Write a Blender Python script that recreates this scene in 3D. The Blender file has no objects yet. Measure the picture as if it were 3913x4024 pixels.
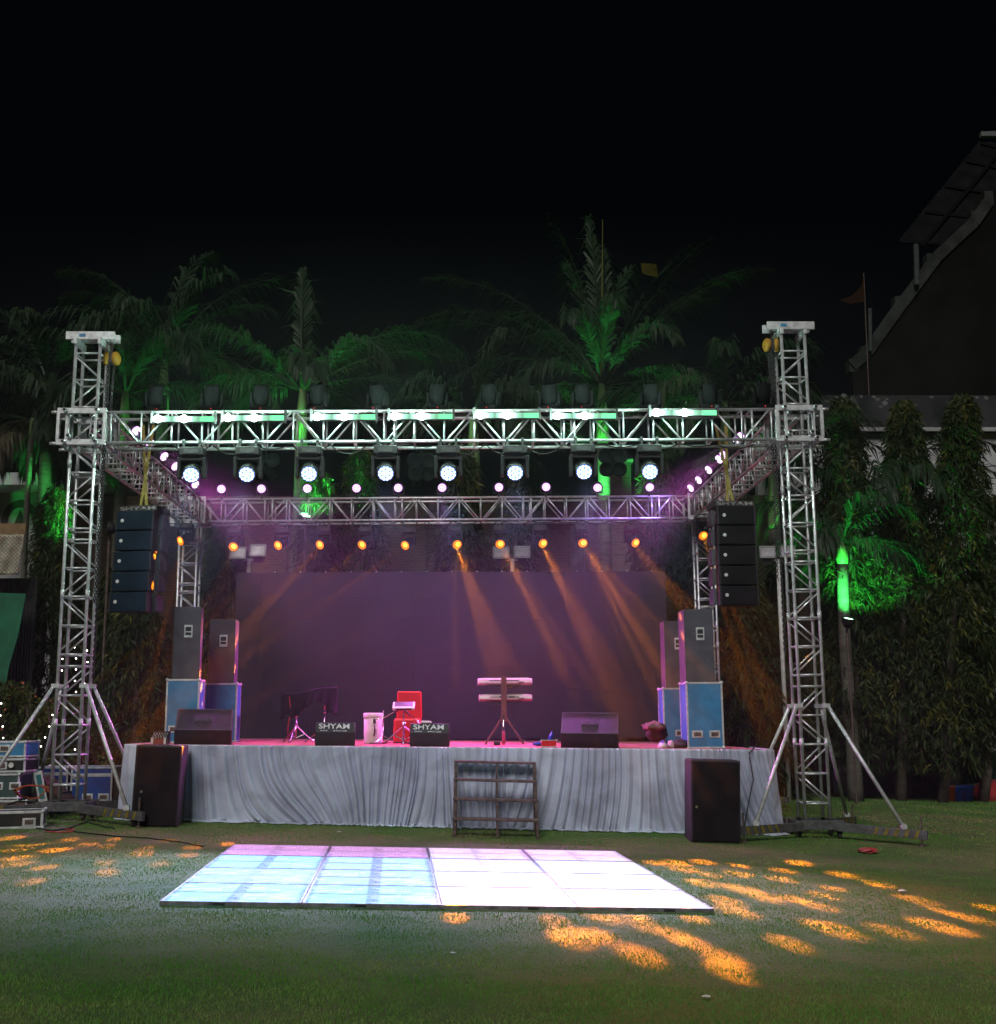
import bpy, math, random
import numpy as np
from mathutils import Vector as V, Matrix as M, Euler

random.seed(11); RNG = np.random.default_rng(11)
S = bpy.context.scene
COL = S.collection
R = math.radians

# ------------------------------------------------------------------ camera
F, CX, CY = 2291.27, 952.0, 979.0            # focal length and centre in the units I measured the photo in (1904 wide)
PITCH, YAW, ROLL = .1732, .0326, -.0075
CAM = V((0, 0, 1.6238))
FW = V((math.sin(YAW)*math.cos(PITCH), math.cos(YAW)*math.cos(PITCH), math.sin(PITCH)))
_r = V((math.cos(YAW), -math.sin(YAW), 0)); _u = _r.cross(FW)
RT = math.cos(ROLL)*_r + math.sin(ROLL)*_u
UP = -math.sin(ROLL)*_r + math.cos(ROLL)*_u
cd = bpy.data.cameras.new('camera'); cam = bpy.data.objects.new('camera', cd); COL.objects.link(cam)
cd.sensor_fit = 'HORIZONTAL'; cd.sensor_width = 36; cd.lens = F/1904*36; cd.clip_end = 500; cd.clip_start = .1
cam.matrix_world = M(((RT.x, UP.x, -FW.x, CAM.x), (RT.y, UP.y, -FW.y, CAM.y), (RT.z, UP.z, -FW.z, CAM.z), (0, 0, 0, 1)))
S.camera = cam

# ------------------------------------------------------------------ world, sun, exposure
W = bpy.data.worlds.new('World'); S.world = W; W.use_nodes = True
nt = W.node_tree; bg = nt.nodes['Background']
bg.inputs[0].default_value = (.55, .7, 1, 1); bg.inputs[1].default_value = .0016
sd = bpy.data.lights.new('sun', 'SUN'); sun = bpy.data.objects.new('sun', sd); COL.objects.link(sun)
sd.energy = 1.6; sd.angle = R(25); sd.color = (1, .96, .9)
sun.rotation_euler = (R(52), 0, R(-14))      # venue light from behind the camera, high up
S.view_settings.view_transform = 'Standard'; S.view_settings.look = 'None'
S.view_settings.exposure = 0; S.view_settings.gamma = 1
S.render.engine = 'CYCLES'
cy = S.cycles
cy.use_denoising = True; cy.max_bounces = 5; cy.diffuse_bounces = 3; cy.glossy_bounces = 2; cy.transmission_bounces = 2
cy.volume_bounces = 0; cy.transparent_max_bounces = 4; cy.sample_clamp_indirect = 4; cy.sample_clamp_direct = 0
cy.caustics_reflective = False; cy.caustics_refractive = False; cy.volume_step_rate = 4

# ------------------------------------------------------------------ helpers
TG, TS, TT = -.0333, -.0166, .0053           # sideways slope of lawn, stage and truss
def sm(a): a = min(1, max(0, a)); return a*a*(3-2*a)
def gz(x, y): return TG*x + .085*sm((y-15.6)/3)
def ray(px, py): return FW + RT*((px-CX)/F) - UP*((py-CY)/F)
def at(px, py, Y):
    d = ray(px, py); return CAM + d*(Y/d.y)
def gnd(px, py, dz=0):
    d = ray(px, py); t = 10.
    for _ in range(30):
        p = CAM + d*t; t += (gz(p.x, p.y)+dz-p.z)/(d.z-TG*d.x)*.8
    return CAM + d*t
def yon(px, x):
    d = ray(px, 900); return d.y*x/d.x
def zs(x): return 1.253 + TS*x               # top of the stage

ORG = V((0, 0, 0))
class MB:
    def __init__(s): s.v = []; s.f = []
    def add(s, vs, fs):
        n = len(s.v); s.v += [tuple(a) for a in vs]; s.f += [tuple(i+n for i in q) for q in fs]; return s
    def box(s, c, d, rot=None):
        c = V(c); vs = []
        for z in (-.5, .5):
            for (x, y) in ((-.5, -.5), (.5, -.5), (.5, .5), (-.5, .5)):
                p = V((x*d[0], y*d[1], z*d[2]))
                if rot is not None: p = rot @ p
                vs.append(c+p)
        return s.add(vs, [(3, 2, 1, 0), (4, 5, 6, 7), (0, 1, 5, 4), (1, 2, 6, 5), (2, 3, 7, 6), (3, 0, 4, 7)])
    def frame3(s, d):
        d = V(d).normalized(); a = V((0, 0, 1)) if abs(d.z) < .95 else V((0, 1, 0))
        x = d.cross(a).normalized(); return x, x.cross(d).normalized(), d
    def bar(s, p0, p1, w, h=None):
        h = h or w; p0, p1 = V(p0), V(p1); x, y, d = s.frame3(p1-p0)
        vs = [p+x*(a*w/2)+y*(b*h/2) for p in (p0, p1) for (a, b) in ((-1, -1), (1, -1), (1, 1), (-1, 1))]
        return s.add(vs, [(3, 2, 1, 0), (4, 5, 6, 7), (0, 1, 5, 4), (1, 2, 6, 5), (2, 3, 7, 6), (3, 0, 4, 7)])
    def tube(s, p0, p1, r, n=8, r2=None):
        r2 = r if r2 is None else r2; p0, p1 = V(p0), V(p1); x, y, d = s.frame3(p1-p0); vs = []
        for p, q in ((p0, r), (p1, r2)):
            for i in range(n):
                a = 2*math.pi*i/n; vs.append(p+x*(math.cos(a)*q)+y*(math.sin(a)*q))
        return s.add(vs, [(i, (i+1) % n, n+(i+1) % n, n+i) for i in range(n)]+[tuple(range(n-1, -1, -1)), tuple(range(n, 2*n))])
    def path(s, pts, r, n=6):
        pts = [V(p) for p in pts]; vs = []; fs = []
        for k, p in enumerate(pts):
            d = pts[min(k+1, len(pts)-1)]-pts[max(k-1, 0)]; x, y, _ = s.frame3(d)
            rr = r[k] if isinstance(r, (list, tuple)) else r
            for i in range(n):
                a = 2*math.pi*i/n; vs.append(p+x*(math.cos(a)*rr)+y*(math.sin(a)*rr))
            if k: fs += [((k-1)*n+i, (k-1)*n+(i+1) % n, k*n+(i+1) % n, k*n+i) for i in range(n)]
        fs += [tuple(range(n-1, -1, -1)), tuple(range((len(pts)-1)*n, len(pts)*n))]
        return s.add(vs, fs)
    def lathe(s, prof, c=(0, 0, 0), ax=(0, 0, 1), n=16, lobes=0, amp=0):
        c = V(c); x, y, d = s.frame3(ax); vs = []; fs = []
        for k, (r, z) in enumerate(prof):
            for i in range(n):
                a = 2*math.pi*i/n; q = r*(1+amp*abs(math.sin(lobes*a/2))) if lobes else r
                vs.append(c+x*(math.cos(a)*q)+y*(math.sin(a)*q)+d*z)
            if k: fs += [((k-1)*n+i, (k-1)*n+(i+1) % n, k*n+(i+1) % n, k*n+i) for i in range(n)]
        fs += [tuple(range(n-1, -1, -1)), tuple(range((len(prof)-1)*n, len(prof)*n))]
        return s.add(vs, fs)
    def prism(s, poly, o, ex, ey, ez):            # poly in (ex,ey) extruded along ez, o = middle
        o, ex, ey, ez = V(o), V(ex), V(ey), V(ez); n = len(poly)
        vs = [o+ex*a+ey*b-ez*.5 for a, b in poly]+[o+ex*a+ey*b+ez*.5 for a, b in poly]
        return s.add(vs, [tuple(range(n-1, -1, -1)), tuple(range(n, 2*n))]+[(i, (i+1) % n, n+(i+1) % n, n+i) for i in range(n)])
    def ball(s, c, r, n=10, m=7, sq=(1, 1, 1)):
        prof = [(math.sin(math.pi*(k+.02)/(m+.04)), -math.cos(math.pi*(k+.02)/(m+.04))) for k in range(m+1)]
        b = MB().lathe(prof, n=n); c = V(c)
        return s.add([c+V((p[0]*r*sq[0], p[1]*r*sq[1], p[2]*r*sq[2])) for p in b.v], b.f)
    def islands(s):
        par = list(range(len(s.v)))
        def fd(a):
            while par[a] != a: par[a] = par[par[a]]; a = par[a]
            return a
        for q in s.f:
            for i in q[1:]: par[fd(i)] = fd(q[0])
        out = {}
        for q in s.f:
            b, mp = out.setdefault(fd(q[0]), (MB(), {}))
            for i in q:
                if i not in mp: mp[i] = len(b.v); b.v.append(s.v[i])
            b.f.append(tuple(mp[i] for i in q))
        return [b for b, _ in out.values()]
    def each(s, name, m, parent=None, **k): return [b.build(name, m, parent, **k) for b in s.islands()]
    def build(s, name, m, parent=None, smooth=False, bevel=0, org=None):
        o_ = V(org) if org is not None else (ORG if parent is not None else V((0, 0, 0)))
        me = bpy.data.meshes.new(name); me.from_pydata([(a[0]-o_.x, a[1]-o_.y, a[2]-o_.z) for a in s.v], [], s.f)
        me.materials.append(m)
        if smooth: me.polygons.foreach_set('use_smooth', [True]*len(me.polygons))
        me.update(); o = bpy.data.objects.new(name, me); COL.objects.link(o)
        if parent is not None: o.parent = parent
        if org is not None and parent is None: o.location = o_
        if bevel:
            b = o.modifiers.new('bevel', 'BEVEL'); b.width = bevel; b.segments = 2; b.limit_method = 'ANGLE'; b.angle_limit = R(40)
        return o

def tag(o, label, cat, group=None, kind=None):
    o['label'] = label; o['category'] = cat
    if group: o['group'] = group
    if kind: o['kind'] = kind
    return o
def thing(name, label, cat, loc, group=None):
    global ORG
    o = bpy.data.objects.new(name, None); COL.objects.link(o); o.location = loc; o.empty_display_size = .2
    ORG = V(loc); return tag(o, label, cat, group)
def struct(o): o['kind'] = 'structure'; return o
def copy_tree(o, parent=None):
    c = o.copy(); COL.objects.link(c); c.parent = parent
    for ch in list(o.children): copy_tree(ch, c)
    return c
def npmesh(name, co, faces, m, parent=None, org=None, smooth=False):
    """co (n,3) float, faces (k,q) int all the same size"""
    me = bpy.data.meshes.new(name); co = np.asarray(co, dtype=np.float32); faces = np.asarray(faces, dtype=np.int32)
    if org is not None: co = co-np.array(org, dtype=np.float32)
    k, q = faces.shape
    me.vertices.add(len(co)); me.vertices.foreach_set('co', co.ravel())
    me.loops.add(k*q); me.loops.foreach_set('vertex_index', faces.ravel())
    me.polygons.add(k); me.polygons.foreach_set('loop_start', np.arange(0, k*q, q, dtype=np.int32))
    me.polygons.foreach_set('loop_total', np.full(k, q, dtype=np.int32))
    if smooth: me.polygons.foreach_set('use_smooth', np.ones(k, dtype=bool))
    me.materials.append(m); me.update(calc_edges=True)
    o = bpy.data.objects.new(name, me); COL.objects.link(o)
    if parent is not None: o.parent = parent
    elif org is not None: o.location = org
    return o

# ------------------------------------------------------------------ materials
def mat(name, col, rough=.6, metal=0., var=.2, vs=6., bump=0., bs=60., spec=.5, col2=None, coat=0., stretch=None, sheen=0.):
    m = bpy.data.materials.new(name); m.use_nodes = True; n = m.node_tree.nodes; l = m.node_tree.links
    b = n['Principled BSDF']; b.inputs['Roughness'].default_value = rough; b.inputs['Metallic'].default_value = metal
    b.inputs['Specular IOR Level'].default_value = spec; b.inputs['Coat Weight'].default_value = coat
    b.inputs['Sheen Weight'].default_value = sheen
    tc = n.new('ShaderNodeTexCoord'); src = tc.outputs['Object']
    if stretch:
        mp = n.new('ShaderNodeMapping'); mp.inputs['Scale'].default_value = stretch; l.new(src, mp.inputs[0]); src = mp.outputs[0]
    no = n.new('ShaderNodeTexNoise'); no.inputs['Scale'].default_value = vs; no.inputs['Detail'].default_value = 6; l.new(src, no.inputs['Vector'])
    rp = n.new('ShaderNodeValToRGB'); l.new(no.outputs[0], rp.inputs[0])
    c2 = col2 or tuple(min(1, c*(1+var)) for c in col); c1 = col if col2 else tuple(c*(1-var) for c in col)
    rp.color_ramp.elements[0].position = .35; rp.color_ramp.elements[1].position = .65
    rp.color_ramp.elements[0].color = (*c1, 1); rp.color_ramp.elements[1].color = (*c2, 1)
    l.new(rp.outputs[0], b.inputs['Base Color'])
    if bump:
        n2 = n.new('ShaderNodeTexNoise'); n2.inputs['Scale'].default_value = bs; n2.inputs['Detail'].default_value = 4; l.new(src, n2.inputs['Vector'])
        bp = n.new('ShaderNodeBump'); bp.inputs['Strength'].default_value = bump; bp.inputs['Distance'].default_value = .02
        l.new(n2.outputs[0], bp.inputs['Height']); l.new(bp.outputs[0], b.inputs['Normal'])
    return m
def emit(name, col, strength):
    m = bpy.data.materials.new(name); m.use_nodes = True; n = m.node_tree.nodes; l = m.node_tree.links
    n.remove(n['Principled BSDF']); e = n.new('ShaderNodeEmission'); e.inputs[0].default_value = (*col, 1); e.inputs[1].default_value = strength
    l.new(e.outputs[0], n['Material Output'].inputs[0]); return m
def brickmat(name, c1, c2, mortar, scale, w=.5, h=.25):
    m = mat(name, c1, .9, 0); n = m.node_tree.nodes; l = m.node_tree.links; b = n['Principled BSDF']
    tc = n.new('ShaderNodeTexCoord'); mp = n.new('ShaderNodeMapping'); mp.inputs['Rotation'].default_value = (R(90), 0, 0)
    l.new(tc.outputs['Object'], mp.inputs[0]); br = n.new('ShaderNodeTexBrick'); l.new(mp.outputs[0], br.inputs[0])
    br.inputs['Color1'].default_value = (*c1, 1); br.inputs['Color2'].default_value = (*c2, 1); br.inputs['Mortar'].default_value = (*mortar, 1)
    br.inputs['Scale'].default_value = scale; br.inputs['Brick Width'].default_value = w; br.inputs['Row Height'].default_value = h
    br.inputs['Mortar Size'].default_value = .02
    l.new(br.outputs[0], b.inputs['Base Color'])
    bp = n.new('ShaderNodeBump'); bp.inputs['Strength'].default_value = .6; bp.invert = True; l.new(br.outputs[1], bp.inputs['Height']); l.new(bp.outputs[0], b.inputs['Normal'])
    return m

ALU = mat('aluminium', (.66, .69, .72), .36, .55, .2, 9, .05, 120)
ALUW = mat('scuffed_aluminium', (.56, .59, .61), .5, .4, .2, 14, .05, 90)
STEEL = mat('dark_steel', (.045, .047, .05), .55, .3, .35, 12, .1, 60)
STEELP = mat('grey_painted_steel', (.085, .09, .095), .6, .2, .3, 12, .1, 60)
BLK = mat('black_plastic', (.018, .019, .022), .45, 0, .3, 10, .1, 200)
FRAMEM = mat('scuffed_floor_frame', (.16, .16, .18), .5, .4, .4, 14)
BLKP = mat('black_cabinet_paint', (.016, .015, .019), .6, 0, .35, 7, .25, 240)
GRL = mat('speaker_grille', (.012, .010, .013), .8, 0, .25, 3, .5, 300, spec=.2)
GRLB = mat('blue_grey_grille', (.009, .020, .036), .8, 0, .2, 3, .4, 300, spec=.2)
GREY = mat('grey_carpet_cabinet', (.075, .073, .092), .85, 0, .2, 4, .4, 250)
REDC = mat('red_carpet', (.45, .03, .04), .95, 0, .25, 4, .5, 200, sheen=.3)
REDS = mat('red_satin', (.55, .02, .015), .45, 0, .15, 3, .1, 20)
BLUE = mat('blue_laminate', (.035, .20, .40), .5, 0, .18, 5, .05, 100)
NAVY = mat('navy_laminate', (.015, .06, .27), .45, 0, .2, 4, .05, 100)
DKGR = mat('dark_green_laminate', (.03, .06, .06), .5, 0, .25, 4)
WOODB = mat('brown_ply', (.10, .06, .05), .7, 0, .3, 6)
YEL = mat('hoist_yellow', (.36, .19, .012), .6, 0, .15, 8)
STRAP = mat('yellow_sling', (.32, .24, .06), .8, 0, .25, 20, .2, 100)
RUST = mat('worn_iron', (.12, .09, .08), .6, .5, .4, 20, .2, 80)
PAINTW = mat('white_paint', (.6, .6, .6), .5, 0, .12, 10)
IVORY = mat('ivory_shell', (.68, .6, .62), .4, 0, .1, 8)
MATTE = mat('matte_black', (.006, .006, .007), .9, 0, .3, 10, spec=.1)
DKCL = mat('dark_navy_cloth', (.008, .007, .016), .9, 0, .3, 6, .3, 30)
CHROME = mat('chrome', (.6, .6, .62), .22, 1, .1, 10)
CABLE = mat('cable_rubber', (.014, .014, .015), .5, 0, .2, 20)
CABLER = mat('red_cable', (.4, .03, .05), .5, 0, .2, 20)
BEZEL = mat('lamp_bezel', (.06, .06, .065), .5, .2, .2, 12)
TEXTW = mat('white_lettering', (.62, .64, .66), .7, 0, .3, 18)
TEXTWORN = mat('worn_lettering', (.55, .55, .55), .7, 0, .6, 25, col2=(.12, .12, .12))
HAZY = mat('hazard_yellow', (.16, .13, .015), .7, 0, .4, 14)
BARK = mat('grey_bark', (.11, .09, .075), .9, 0, .35, 8, .6, 25)
PALMT = mat('palm_trunk', (.11, .105, .085), .8, 0, .3, 5, .4, 18, stretch=(1, 1, 4))
SHAFT = mat('green_crownshaft', (.16, .26, .10), .5, 0, .2, 3, .1, 20, stretch=(3, 3, .6))
def leafmat(name, c1, c2, tr=.25, rough=.5):
    m = mat(name, c1, rough, 0, col2=c2, vs=1.3, spec=.22); n = m.node_tree.nodes; l = m.node_tree.links; b = n['Principled BSDF']
    t = n.new('ShaderNodeBsdfTranslucent'); mx = n.new('ShaderNodeMixShader'); mx.inputs[0].default_value = tr
    l.new(b.inputs['Base Color'].links[0].from_socket, t.inputs[0]); l.new(b.outputs[0], mx.inputs[1]); l.new(t.outputs[0], mx.inputs[2])
    l.new(mx.outputs[0], n['Material Output'].inputs[0]); return m
LEAFP = leafmat('palm_leaf', (.013, .034, .016), (.027, .049, .024))
LEAFD = leafmat('dry_palm_leaf', (.05, .045, .03), (.085, .07, .045))
LEAFA = leafmat('ashoka_leaf', (.018, .037, .011), (.046, .066, .020))
LEAFY = leafmat('yellowing_leaf', (.075, .075, .014), (.13, .125, .025))
LEAFB = leafmat('shrub_leaf', (.04, .07, .018), (.11, .12, .03))
HEDGEB = mat('flower_orange', (.45, .12, .05), .6)

# LED lamps
E_WHITE = emit('white_led', (.66, .82, 1), 2.8); E_BLUEHALO = emit('blue_gap_halo', (.14, .28, 1), 1.5)
E_PINK = emit('pink_led', (1, .60, 1), 2.4); E_PINKHALO = emit('pink_gap_halo', (.75, .18, 1), 1.9)
E_AMBER = emit('amber_lens', (1, .20, .006), 1.7); E_AMBERC = emit('amber_core', (1, .42, .05), 2.8)
E_GREEN = emit('green_flood_lens', (.45, 1, .6), 9); E_FAIRY = emit('fairy_bulb', (1, .95, .8), 9); E_RED = emit('red_pilot', (1, .05, .05), 2)
E_SIDE = emit('side_led', (1, .85, .95), 2.5)

def lamp(kind, name, loc, tgt, power, col, size=40, blend=.3, rad=.06):
    d = bpy.data.lights.new(name, kind); o = bpy.data.objects.new(name, d); COL.objects.link(o)
    o.location = loc; d.energy = power; d.color = col; d.shadow_soft_size = rad
    if kind == 'SPOT':
        d.spot_size = R(size); d.spot_blend = blend
        o.rotation_euler = (V(tgt)-V(loc)).to_track_quat('-Z', 'Y').to_euler()
    return o

def text_mesh(txt, h, m, parent, loc, rx=90, rz=0, name='lettering', bold=.0, width=None, ex=.002):
    c = bpy.data.curves.new('t', 'FONT'); c.body = txt; c.size = 1; c.offset = bold; c.extrude = ex/h; c.align_x = 'CENTER'; c.align_y = 'CENTER'
    t = bpy.data.objects.new('t', c); COL.objects.link(t); bpy.context.view_layer.update()
    me = bpy.data.meshes.new_from_object(t.evaluated_get(bpy.context.evaluated_depsgraph_get()))
    bpy.data.objects.remove(t); bpy.data.curves.remove(c)
    co = np.array([v.co[:] for v in me.vertices]); hh = np.ptp(co[:, 1]); ww = np.ptp(co[:, 0]); co -= (co.max(0)+co.min(0))/2
    sx = (width/ww) if width else h/hh
    co[:, 0] *= sx; co[:, 1] *= h/hh; co[:, 2] *= h
    me.vertices.foreach_set('co', co.astype(np.float32).ravel()); me.materials.clear(); me.materials.append(m); me.update()
    o = bpy.data.objects.new(name, me); COL.objects.link(o); o.parent = parent; o.location = V(loc)-ORG if parent else loc
    o.rotation_euler = (R(rx), 0, R(rz)); return o

# ================================================================== LAWN
def grassmat():
    m = mat('lawn_soil', (.045, .085, .018), .95, 0, col2=(.12, .12, .045), vs=.6, bump=.6, bs=45); return m
ys_ = sorted(set([-14, -4, 2, 6, 9, 11] + [11+i*.7 for i in range(11)] + [19, 22, 26, 32, 45, 80, 160, 320]))
gm = MB(); xs_ = (-240, -60, -15, 0, 15, 60, 240)
for y in ys_:
    for x in xs_:
        xx = max(-16, min(16, x)); gm.v.append((x, y, gz(xx, y)))
nx = len(xs_)
for j in range(len(ys_)-1):
    for i in range(nx-1): gm.f.append((j*nx+i, j*nx+i+1, (j+1)*nx+i+1, (j+1)*nx+i))
struct(gm.build('ground', grassmat(), smooth=True))

def bladesmat():
    m = bpy.data.materials.new('grass_blade'); m.use_nodes = True; n = m.node_tree.nodes; l = m.node_tree.links; b = n['Principled BSDF']
    b.inputs['Roughness'].default_value = .6; b.inputs['Specular IOR Level'].default_value = .2
    tc = n.new('ShaderNodeTexCoord')
    a = n.new('ShaderNodeTexNoise'); a.inputs['Scale'].default_value = .55; a.inputs['Detail'].default_value = 8; a.inputs['Roughness'].default_value = .65
    c = n.new('ShaderNodeTexNoise'); c.inputs['Scale'].default_value = 38; c.inputs['Detail'].default_value = 2
    l.new(tc.outputs['Object'], a.inputs[0]); l.new(tc.outputs['Object'], c.inputs[0])
    ad = n.new('ShaderNodeMath'); ad.operation = 'MULTIPLY_ADD'; ad.inputs[1].default_value = .55; l.new(c.outputs[0], ad.inputs[0]); l.new(a.outputs[0], ad.inputs[2])
    rp = n.new('ShaderNodeValToRGB'); l.new(ad.outputs[0], rp.inputs[0]); e = rp.color_ramp.elements
    e[0].position = .62; e[0].color = (.052, .215, .020, 1); e[1].position = .96; e[1].color = (.27, .31, .10, 1)
    x = e.new(.77); x.color = (.105, .265, .042, 1)
    l.new(rp.outputs[0], b.inputs['Base Color']); return m
def grass():
    P = []
    for (y0, y1, dens, w, h) in ((6.0, 8.0, 8500, .0045, .027), (8.0, 10.5, 5400, .0055, .026), (10.5, 14.5, 2700, .008, .024), (14.5, 19, 1300, .012, .024), (19, 29, 420, .02, .035)):
        hw0 = y1*.45+1; n = int((y1-y0)*2*hw0*dens)
        x = RNG.uniform(-hw0, hw0, n)+y1*.03; y = RNG.uniform(y0, y1, n)
        keep = ~((np.abs(x-.1) < 4.8) & (y > 18.35) & (y < 26))
        x, y = x[keep], y[keep]; P.append((x, y, np.full(len(x), w), np.full(len(x), h)))
    x, y, w, h = (np.concatenate([p[i] for p in P]) for i in range(4)); n = len(x)
    t = np.clip((y-15.6)/3, 0, 1); z = TG*np.clip(x, -16, 16)+.085*t*t*(3-2*t)-.004
    clump = .75+.5*np.sin(x*3.1+np.sin(y*2.3)*2)*np.sin(y*4.3+np.cos(x*1.7)*2)*.5
    h = h*RNG.uniform(.4, 1.3, n)*clump*np.where(RNG.random(n) < .04, 1.7, 1); w = w*RNG.uniform(.6, 1.2, n)
    a = RNG.uniform(0, 2*np.pi, n); ln = RNG.uniform(.1, .95, n)*h; la = RNG.uniform(0, 2*np.pi, n)
    co = np.empty((n, 3, 3), dtype=np.float32)
    co[:, 0] = np.stack([x-np.cos(a)*w/2, y-np.sin(a)*w/2, z], 1); co[:, 1] = np.stack([x+np.cos(a)*w/2, y+np.sin(a)*w/2, z], 1)
    co[:, 2] = np.stack([x+np.cos(la)*ln, y+np.sin(la)*ln, z+h], 1)
    o = npmesh('grass', co.reshape(-1, 3), np.arange(3*n).reshape(n, 3), bladesmat())
    tag(o, 'short mown lawn with dry straw-coloured patches in front of the stage', 'grass', kind='stuff')
grass()

# ================================================================== LED DANCE FLOOR (4 x 4 panels)
def floormat(name, col, st, rib, base=(.35, .4, .5)):
    m = bpy.data.materials.new(name); m.use_nodes = True; n = m.node_tree.nodes; l = m.node_tree.links; b = n['Principled BSDF']
    b.inputs['Base Color'].default_value = (*base, 1); b.inputs['Roughness'].default_value = .32
    tc = n.new('ShaderNodeTexCoord'); sx = n.new('ShaderNodeSeparateXYZ'); l.new(tc.outputs['Object'], sx.inputs[0])
    def math_(op, a, v=None, c=None):
        q = n.new('ShaderNodeMath'); q.operation = op
        for i, z in enumerate((a, v, c)):
            if z is None: continue
            if isinstance(z, (int, float)): q.inputs[i].default_value = z
            else: l.new(z, q.inputs[i])
        return q.outputs[0]
    X, Y = sx.outputs[0], sx.outputs[1]
    # two chambers left / right of an unlit rib, rows of diodes along the front and back of every chamber
    ax = math_('ABSOLUTE', X); cell = math_('SMOOTH_MIN', math_('MULTIPLY', math_('SUBTRACT', ax, .035), 26), 1, .4)
    ay = math_('SUBTRACT', .60, math_('ABSOLUTE', Y)); cell = math_('MULTIPLY', cell, math_('MINIMUM', math_('MULTIPLY', ay, 22), 1))
    ay2 = math_('SUBTRACT', .59, ax); cell = math_('MULTIPLY', cell, math_('MINIMUM', math_('MULTIPLY', ay2, 16), 1))
    fm = math_('MULTIPLY', math_('SUBTRACT', math_('ABSOLUTE', Y), .015), 22); cell = math_('MULTIPLY', cell, math_('MINIMUM', fm, 1))
    raw = cell; cell = math_('MAXIMUM', cell, rib)
    dots = math_('GREATER_THAN', math_('SINE', math_('MULTIPLY', X, 150)), .2)
    row = math_('LESS_THAN', math_('ABSOLUTE', math_('SUBTRACT', math_('ABSOLUTE', Y), .37)), .05)
    dots = math_('MULTIPLY', math_('MULTIPLY', math_('MULTIPLY', dots, row), raw), .35)
    no = n.new('ShaderNodeTexNoise'); no.inputs['Scale'].default_value = 3.5; no.inputs['Detail'].default_value = 5; l.new(tc.outputs['Object'], no.inputs[0])
    k = math_('MULTIPLY', math_('ADD', cell, dots), math_('ADD', math_('MULTIPLY', no.outputs[0], .16), .92))
    b.inputs['Emission Color'].default_value = (*col, 1); l.new(math_('MULTIPLY', k, st), b.inputs['Emission Strength'])
    l.new(math_('ADD', math_('MULTIPLY', no.outputs[0], .35), .08), b.inputs['Roughness'])
    return m
DX, DY, ROT, SD = -2.5833, 10.7926, .0538, 4.85
cr, sr = math.cos(ROT), math.sin(ROT)
FM = {'c': floormat('cyan_floor_glass', (.28, .78, 1), 1.25, .36, (.12, .14, .3)), 'm': floormat('milky_cyan_glass', (.36, .68, 1), .95, .8, (.16, .18, .3)),
      'w': floormat('white_glare_glass', (.95, .84, 1), .98, .7), 'p': floormat('pink_reflection_glass', (.85, .38, .85), .68, .75, (.25, .15, .3)),
      'v': floormat('lilac_floor_glass', (.32, .66, 1), 1.2, .36, (.16, .15, .3)), 'k': floormat('pink_glare_glass', (1, .68, .98), .85, .7)}  # white and pink tiles: reflected lamp light put into the emission colour
PAT = ('ccww', 'mvww', 'cvkw', 'ppkk')         # front row first
ROWN = ('front row', 'second row', 'third row', 'back row'); COLN = ('left corner', 'left of the middle seam', 'right of the middle seam', 'right edge')
PN = {'c': 'cyan', 'm': 'milky cyan', 'w': 'overexposed white', 'p': 'pinkish', 'v': 'lilac blue', 'k': 'pink-white'}
ps = SD/4
for j in range(4):
    for i in range(4):
        A, B = (i+.5)*ps, (j+.5)*ps; x = DX+A*cr-B*sr; y = DY+A*sr+B*cr
        t = thing('floor_panel', '%s lit glass dance floor panel, %s, %s' % (PN[PAT[j][i]], ROWN[j], COLN[i] if not (j and i == 0) else 'left edge'), 'floor panel', (0, 0, 0), 'lit dance floor panels')
        fr = MB(); q = ps/2-.003
        for s in (-1, 1): fr.box((0, s*(q-.006), .024), (2*q, .012, .034)); fr.box((s*(q-.009), 0, .024), (.018, 2*q-.024, .034))
        if j == 0:
            for fx in (-.42, -.2, .05, .33, .5): fr.box((fx, -q-.004, .025), (.016, .012, .016))
        fr.build('frame', FRAMEM, t)
        g = MB().box((0, 0, .026), (2*q-.036, 2*q-.024, .026)); g.build('glass_top', FM[PAT[j][i]], t)
        if j == 0: MB().box((-.1 if i < 2 else .2, -q-.006, .024), (.1, .01, .022)).build('cable_socket', BLK, t)
        t.location = (x, y, TG*x+.002); t.rotation_euler = (0, -math.atan(TG), ROT)

# ================================================================== STAGE
SX0, SX1, SY0, SY1 = -4.93, 4.66, 18.30, 25.45
t = thing('stage', 'raised stage platform carpeted in red behind the pale skirting', 'stage', (0, 18.3, 0))
def slab(n, m, top, th, x0, x1, y0, y1):
    b = MB(); vs = []
    for dz in (-th, 0):
        for (x, y) in ((x0, y0), (x1, y0), (x1, y1), (x0, y1)): vs.append((x, y, zs(x)+top+dz))
    b.add(vs, [(3, 2, 1, 0), (4, 5, 6, 7), (0, 1, 5, 4), (1, 2, 6, 5), (2, 3, 7, 6), (3, 0, 4, 7)]); return b.build(n, m, t)
slab('deck', WOODB, -.02, .06, SX0, SX1, SY0, SY1)
slab('carpet', REDC, 0, .018, SX0-.01, SX1+.01, SY0-.015, SY1)
for x in (-4.7, -2.4, 0, 2.3, 4.4):
    for y in (18.9, 21.3, 23.9):
        MB().bar((x, y, gz(x, y)), (x, y, zs(x)-.08), .06).build('leg', RUST, t)

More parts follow.
